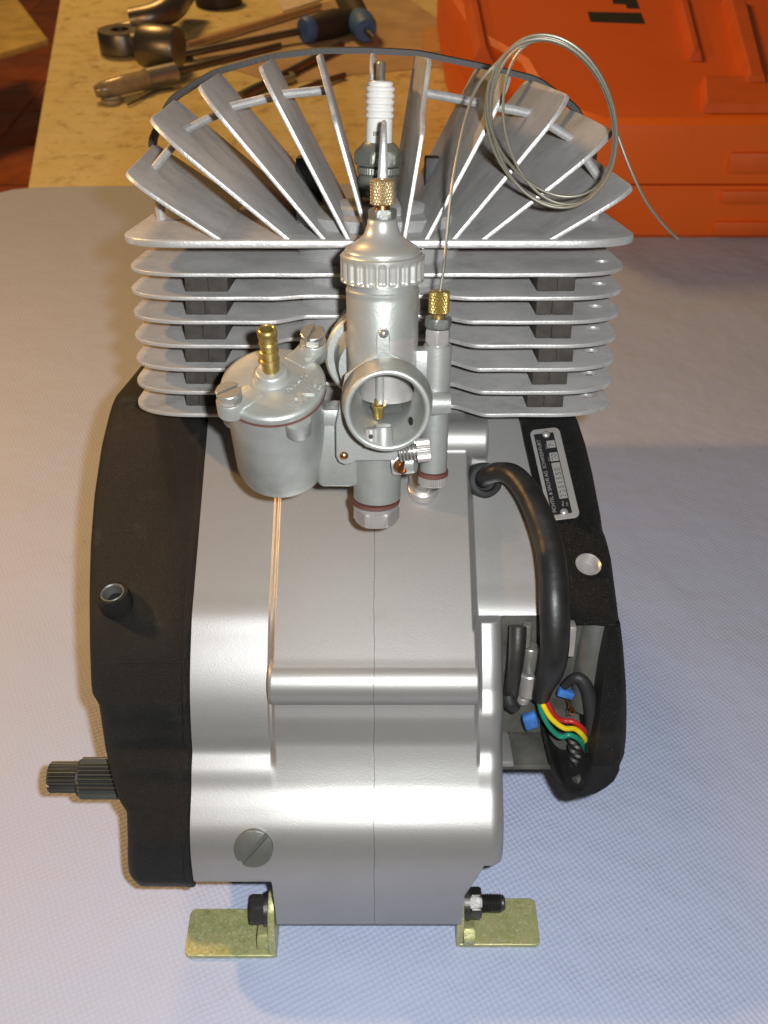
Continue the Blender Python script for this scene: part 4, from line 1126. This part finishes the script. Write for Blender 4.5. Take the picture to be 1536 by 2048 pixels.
# ================================================================== ORANGE TOOL CASE
CY = G(1400, 478)[1]
case = bpy.data.objects.new('tool_case', None); COL.objects.link(case); case.location = (.5, 1.35, 0)
tag(case, 'orange plastic tool case with black bars on its lid behind the engine', 'tool case')
def cbuild(mb, name, mat, ang=30):
    o = mb.build(name, mat, None, ang); o.parent = case; o.matrix_parent_inverse = Matrix.Translation((-.5, -1.35, 0)); return o
ZT = 132.0
ring0 = [(230, CY), (930, CY), (930, 1950), (95, 1950), (95, 1600), (118, 1400), (165, 1290), (175, CY + 60)]
def inset(poly, d):
    c = np.mean(poly, 0); out = []
    n_ = len(poly)
    for i in range(n_):
        p0_, p1_, p2_ = [np.array(poly[(i + k) % n_], float) for k in (-1, 0, 1)]
        d1_ = unit(p1_ - p0_); d2_ = unit(p2_ - p1_); n1_ = np.array([-d1_[1], d1_[0]]); n2_ = np.array([-d2_[1], d2_[0]])
        m_ = unit(n1_ + n2_); out.append(tuple(p1_ + m_ * d / max(np.dot(m_, n1_), .4)))
    return out
def loft(mb, rings):
    V = []; n_ = len(rings[0][0]); F = []
    for poly, z in rings: V += [(p[0], p[1], z) for p in poly]
    for i in range(len(rings) - 1):
        for j in range(n_): k = (j + 1) % n_; F.append((i*n_ + j, i*n_ + k, (i+1)*n_ + k, (i+1)*n_ + j))
    F.append(tuple(range(n_))[::-1]); F.append(tuple((len(rings)-1)*n_ + j for j in range(n_)))
    return mb.add(V, F)
mb = MB(); loft(mb, [(inset(ring0, 4), 0), (ring0, 5), (ring0, 60), (inset(ring0, .5), 62)]); cbuild(mb, 'case_bottom', M['orange'])
mb = MB(); loft(mb, [(inset(ring0, 1.0), 63.5), (inset(ring0, -.6), 65), (inset(ring0, 0), ZT - 14), (inset(ring0, 3.5), ZT - 5), (inset(ring0, 12), ZT)]); cbuild(mb, 'case_lid', M['orange'])
# large sloped facet at the near left corner and mouldings
def cg(px, py, z): p = G(px, py, z); return p[:2]
def slab(name, quad, z0, z1, ins, mat='orange2'):
    mb = MB(); poly = [tuple(cg(x, y, z1)) for x, y in quad]
    ar = sum(poly[i][0]*poly[(i+1) % len(poly)][1] - poly[(i+1) % len(poly)][0]*poly[i][1] for i in range(len(poly)))
    if ar < 0: poly = poly[::-1]
    loft(mb, [(inset(poly, -ins), z0), (poly, z1 - 2), (inset(poly, 2.0), z1)]); return cbuild(mb, name, M[mat])
slab('raised_panel', [(1412, 205), (1600, 205), (1600, 150), (1408, 150)], ZT - 2, ZT + 10, 3)
slab('lid_rib', [(1386, 100), (1402, 100), (1372, -20), (1356, -20)], ZT - 2, ZT + 12, 4)
slab('lid_rib', [(1500, 148), (1530, 148), (1488, -20), (1456, -20)], ZT - 2, ZT + 18, 6)
slab('lid_rib', [(958, 95), (975, 95), (952, -20), (935, -20)], ZT - 2, ZT + 12, 6)
for z0, z1 in ((6, 22), (44, 58), (78, 100)):
    mb = MB(); mb.box((G(1372, 440)[0] + 16, CY - 5, z0), (900, CY + 4, z1), 2.2); cbuild(mb, 'front_rib', M['orange2'])
# black bars printed on the lid
for quad in ([(1175, 24), (1282, 26), (1291, 48), (1181, 44)], [(1222, -14), (1268, -14), (1280, 18), (1254, 17), (1251, 9), (1226, 8)]):
    poly = [tuple(cg(x, y, ZT)) for x, y in quad]; mb = MB()
    loft(mb, [(poly, ZT - .3), (poly, ZT + .35)]); cbuild(mb, 'printed_bar', M['print'])

# ================================================================== TOOLS AT THE BACK OF THE BENCH
def wtube(pxz, rad, seg=20):
    P = np.array([G(x, y, z) for x, y, z in pxz]); n_ = len(P)
    if n_ > 2:
        tt = np.linspace(0, n_ - 1, n_ * 6); P = np.stack([hermite(range(n_), P[:, i], tt) for i in range(3)], -1)
        rad = rad if np.isscalar(rad) else np.interp(tt, range(n_), rad)
    return MB().tube(P, rad, seg)
def thing(name, label, cat, px, py, group=None):
    o = bpy.data.objects.new(name, None); COL.objects.link(o); p = G(px, py, 0) * MM; o.location = tuple(p)
    tag(o, label, cat, group); return o
def put(mb, name, mat, root, ang=40):
    o = mb.build(name, mat, None, ang); o.parent = root; o.matrix_parent_inverse = Matrix.Translation(-Vector(root.location)); return o
BZ = -2.0
# cranked socket tool: ring lying flat, barrel and handle
t = thing('ratchet_head', 'dark steel ratchet ring and barrel with thick handle at the back left of bench', 'tool', 250, 110)
o_ = G(246, 100, 0)
put(MB().lathe([(0, 36), (2, 38), (32, 38), (35, 36), (35, 15), (4, 14)], o_ + [0, 0, BZ], (0, 0, 1), 48), 'ring', M['oldsteel'], t)
put(MB().lathe([(0, 20), (55, 20)], G(262, 92, 14), unit([.9, .45, 0]), 36), 'neck', M['oldsteel'], t)
a_ = G(292, 92, 36); d_ = unit([.95, -.22, -.02])
put(MB().lathe([(-8, 30), (0, 33), (52, 33), (56, 30)], a_, d_, 44), 'barrel', M['oldsteel'], t)
put(wtube([(262, 42, 36), (310, 32, 42), (345, 12, 48), (372, -30, 52)], [20, 21, 24, 26]), 'handle', M['oldsteel'], t)
put(MB().lathe([(0, 12), (26, 12)], G(232, 62, 6), unit([1, .4, .1]), 28), 'drive_stub', M['oldsteel'], t)

o_ = G(438, 6, 0)
mb = MB(); mb.lathe([(0, 42), (3, 45), (30, 45), (34, 42), (34, 33), (2, 32)], o_ + [0, 0, BZ], (0, 0, 1), 48)
tag(mb.build('steel_ring', M['handle_black']), 'black ring lying at the top edge of the bench left of the white scrap', 'ring')

t = thing('t_handle_key', 'black T-handle hex key with blue end caps and long shaft', 'hex key', 660, 60)
p0, p1 = G(612, 46, 22), G(722, 42, 22)
put(MB().tube(np.linspace(G(622, 58, 20), G(700, 40, 20), 6), [20, 22, 24, 24, 22, 20], 24), 'grip', M['handle_black'], t)
put(MB().tube(np.linspace(G(690, -12, 24), G(722, 46, 22), 8), [21, 22, 22, 22, 22, 21, 20, 19], 24), 'crossbar', M['handle_black'], t)
put(MB().tube(np.linspace(G(606, 61, 20), G(626, 57, 20), 4), [19, 22, 22, 19], 24), 'end_cap', M['handle_blue'], t)
put(MB().tube(np.linspace(G(718, 38, 22), G(732, 62, 20), 4), [19, 23, 23, 18], 24), 'end_cap', M['handle_blue'], t)
put(MB().tube([G(728, 56, 20), G(750, 79, 18)], 6, 12), 'short_shaft', M['oldsteel'], t)
put(MB().tube([G(612, 60, 16), G(288, 124, 6)], 6.5, 12), 'long_shaft', M['oldsteel'], t)

mb = wtube([(352, 96, 6), (470, 62, 6), (640, 10, 6)], 5.5, 12)
tag(mb.build('wooden_rod', M['card']), 'thin wooden rod lying behind the T-handle shaft', 'rod')
t = thing('screwdriver', 'amber translucent handled screwdriver lying on the bench left of the head', 'screwdriver', 270, 170)
put(MB().tube([G(190, 184, 12), G(205, 180, 14), G(246, 170, 15), G(290, 160, 15), G(297, 158, 12)], [8, 12, 14, 14, 11], 24), 'handle', M['amber'], t)
put(MB().tube([G(292, 158, 14), G(350, 145, 14)], 15, 24), 'ferrule', M['steel'], t)
put(MB().tube([G(348, 145, 13), G(560, 92, 8)], 6, 14), 'blade', M['oldsteel'], t)
mb = MB(); a_ = [tuple(cg(x, y, 1)) for x, y in ((282, 118), (374, 96), (386, 112), (292, 140))]
loft(mb, [(a_, BZ + .1), (a_, BZ + 14)]); tag(mb.build('wooden_block', M['tape']), 'small dark brown wooden block under the T-handle shaft', 'block')
mb = MB(); mb.lathe([(0, 13), (2, 15), (7, 15), (9, 13), (9, 6), (1, 5.5)], G(223, 203, 0) + [0, 0, BZ], (0, 0, 1), 32); tag(mb.build('steel_nut', M['steel']), 'small bright steel washer nut lying by the screwdriver handle tip', 'nut')
mb = wtube([(255, 210, 1), (280, 198, 1), (310, 182, 1), (345, 175, 1)], 1.6, 8); tag(mb.build('wire_offcut', M['darksteel']), 'short dark wire offcut lying beside the screwdriver', 'wire')
# spanner partly hidden behind the head fins
t = thing('spanner', 'dark combination spanner on bench seen between the head fins', 'spanner', 560, 150)
put(MB().tube(np.linspace(G(480, 196, 5), G(680, 92, 5), 10), [9, 9, 8, 7, 7, 7, 7, 8, 9, 10], 12), 'shank', M['oldsteel'], t)
mb = MB(); mb.lathe([(0, 17), (2, 19), (9, 19), (11, 17), (11, 10), (0, 10)], G(568, 160, 0) + [0, 0, BZ], (0, 0, 1), 32); put(mb, 'ring_end', M['steel'], t)
mb = wtube([(600, 180, 3), (640, 165, 4), (690, 150, 3)], 4.5, 10); tag(mb.build('bolt', M['oldsteel']), 'dark bolt lying on stained bench behind the spark plug', 'bolt')
# scraps of paper and card
def scrap(name, quad, mat, label, z=BZ, th=.8):
    mb = MB(); poly = [tuple(cg(x, y, z)) for x, y in quad]
    loft(mb, [(poly, z + .1), (poly, z + .1 + th)]); o = mb.build(name, mat); tag(o, label, 'scrap')
scrap('card_scrap', [(846, 106), (918, 102), (892, 52), (844, 55)], M['card'], 'tan card scrap lying between the head and the orange case', BZ + 1.2)
scrap('paper_scrap', [(908, 100), (960, 118), (965, 70), (900, 60)], M['white_paper'], 'greyish paper scrap next to the tan card at the orange case')
scrap('paper_scrap', [(566, 26), (645, 0), (640, -60), (530, -60)], M['white_paper'], 'white paper scrap at the top edge left of the T-handle', BZ, 3)
M['sheet'] = plain('thin_tan_paper', (.46, .33, .20), .7, noise_amt=.2, scale=12)
scrap('paper_sheet', [(330, 92), (560, 28), (780, -30), (905, 60), (930, 130), (700, 150), (560, 170)], M['sheet'], 'large translucent brown sheet lying under the tools at the back', BZ, .4)
# board standing below the bench edge
p = [G(x, y, -420) for x, y in ((95, 78), (30, -8), (-260, 60), (-220, 170))]
mb = MB(); mb.plate([(q[0], q[1]) for q in p], [], 20, 1.5, lambda V: V + np.array([0, 0, -430.0])); bd = mb.build('shelf_board', M['board'])
tag(bd, 'pale wooden board below the bench at the top left corner', 'board')
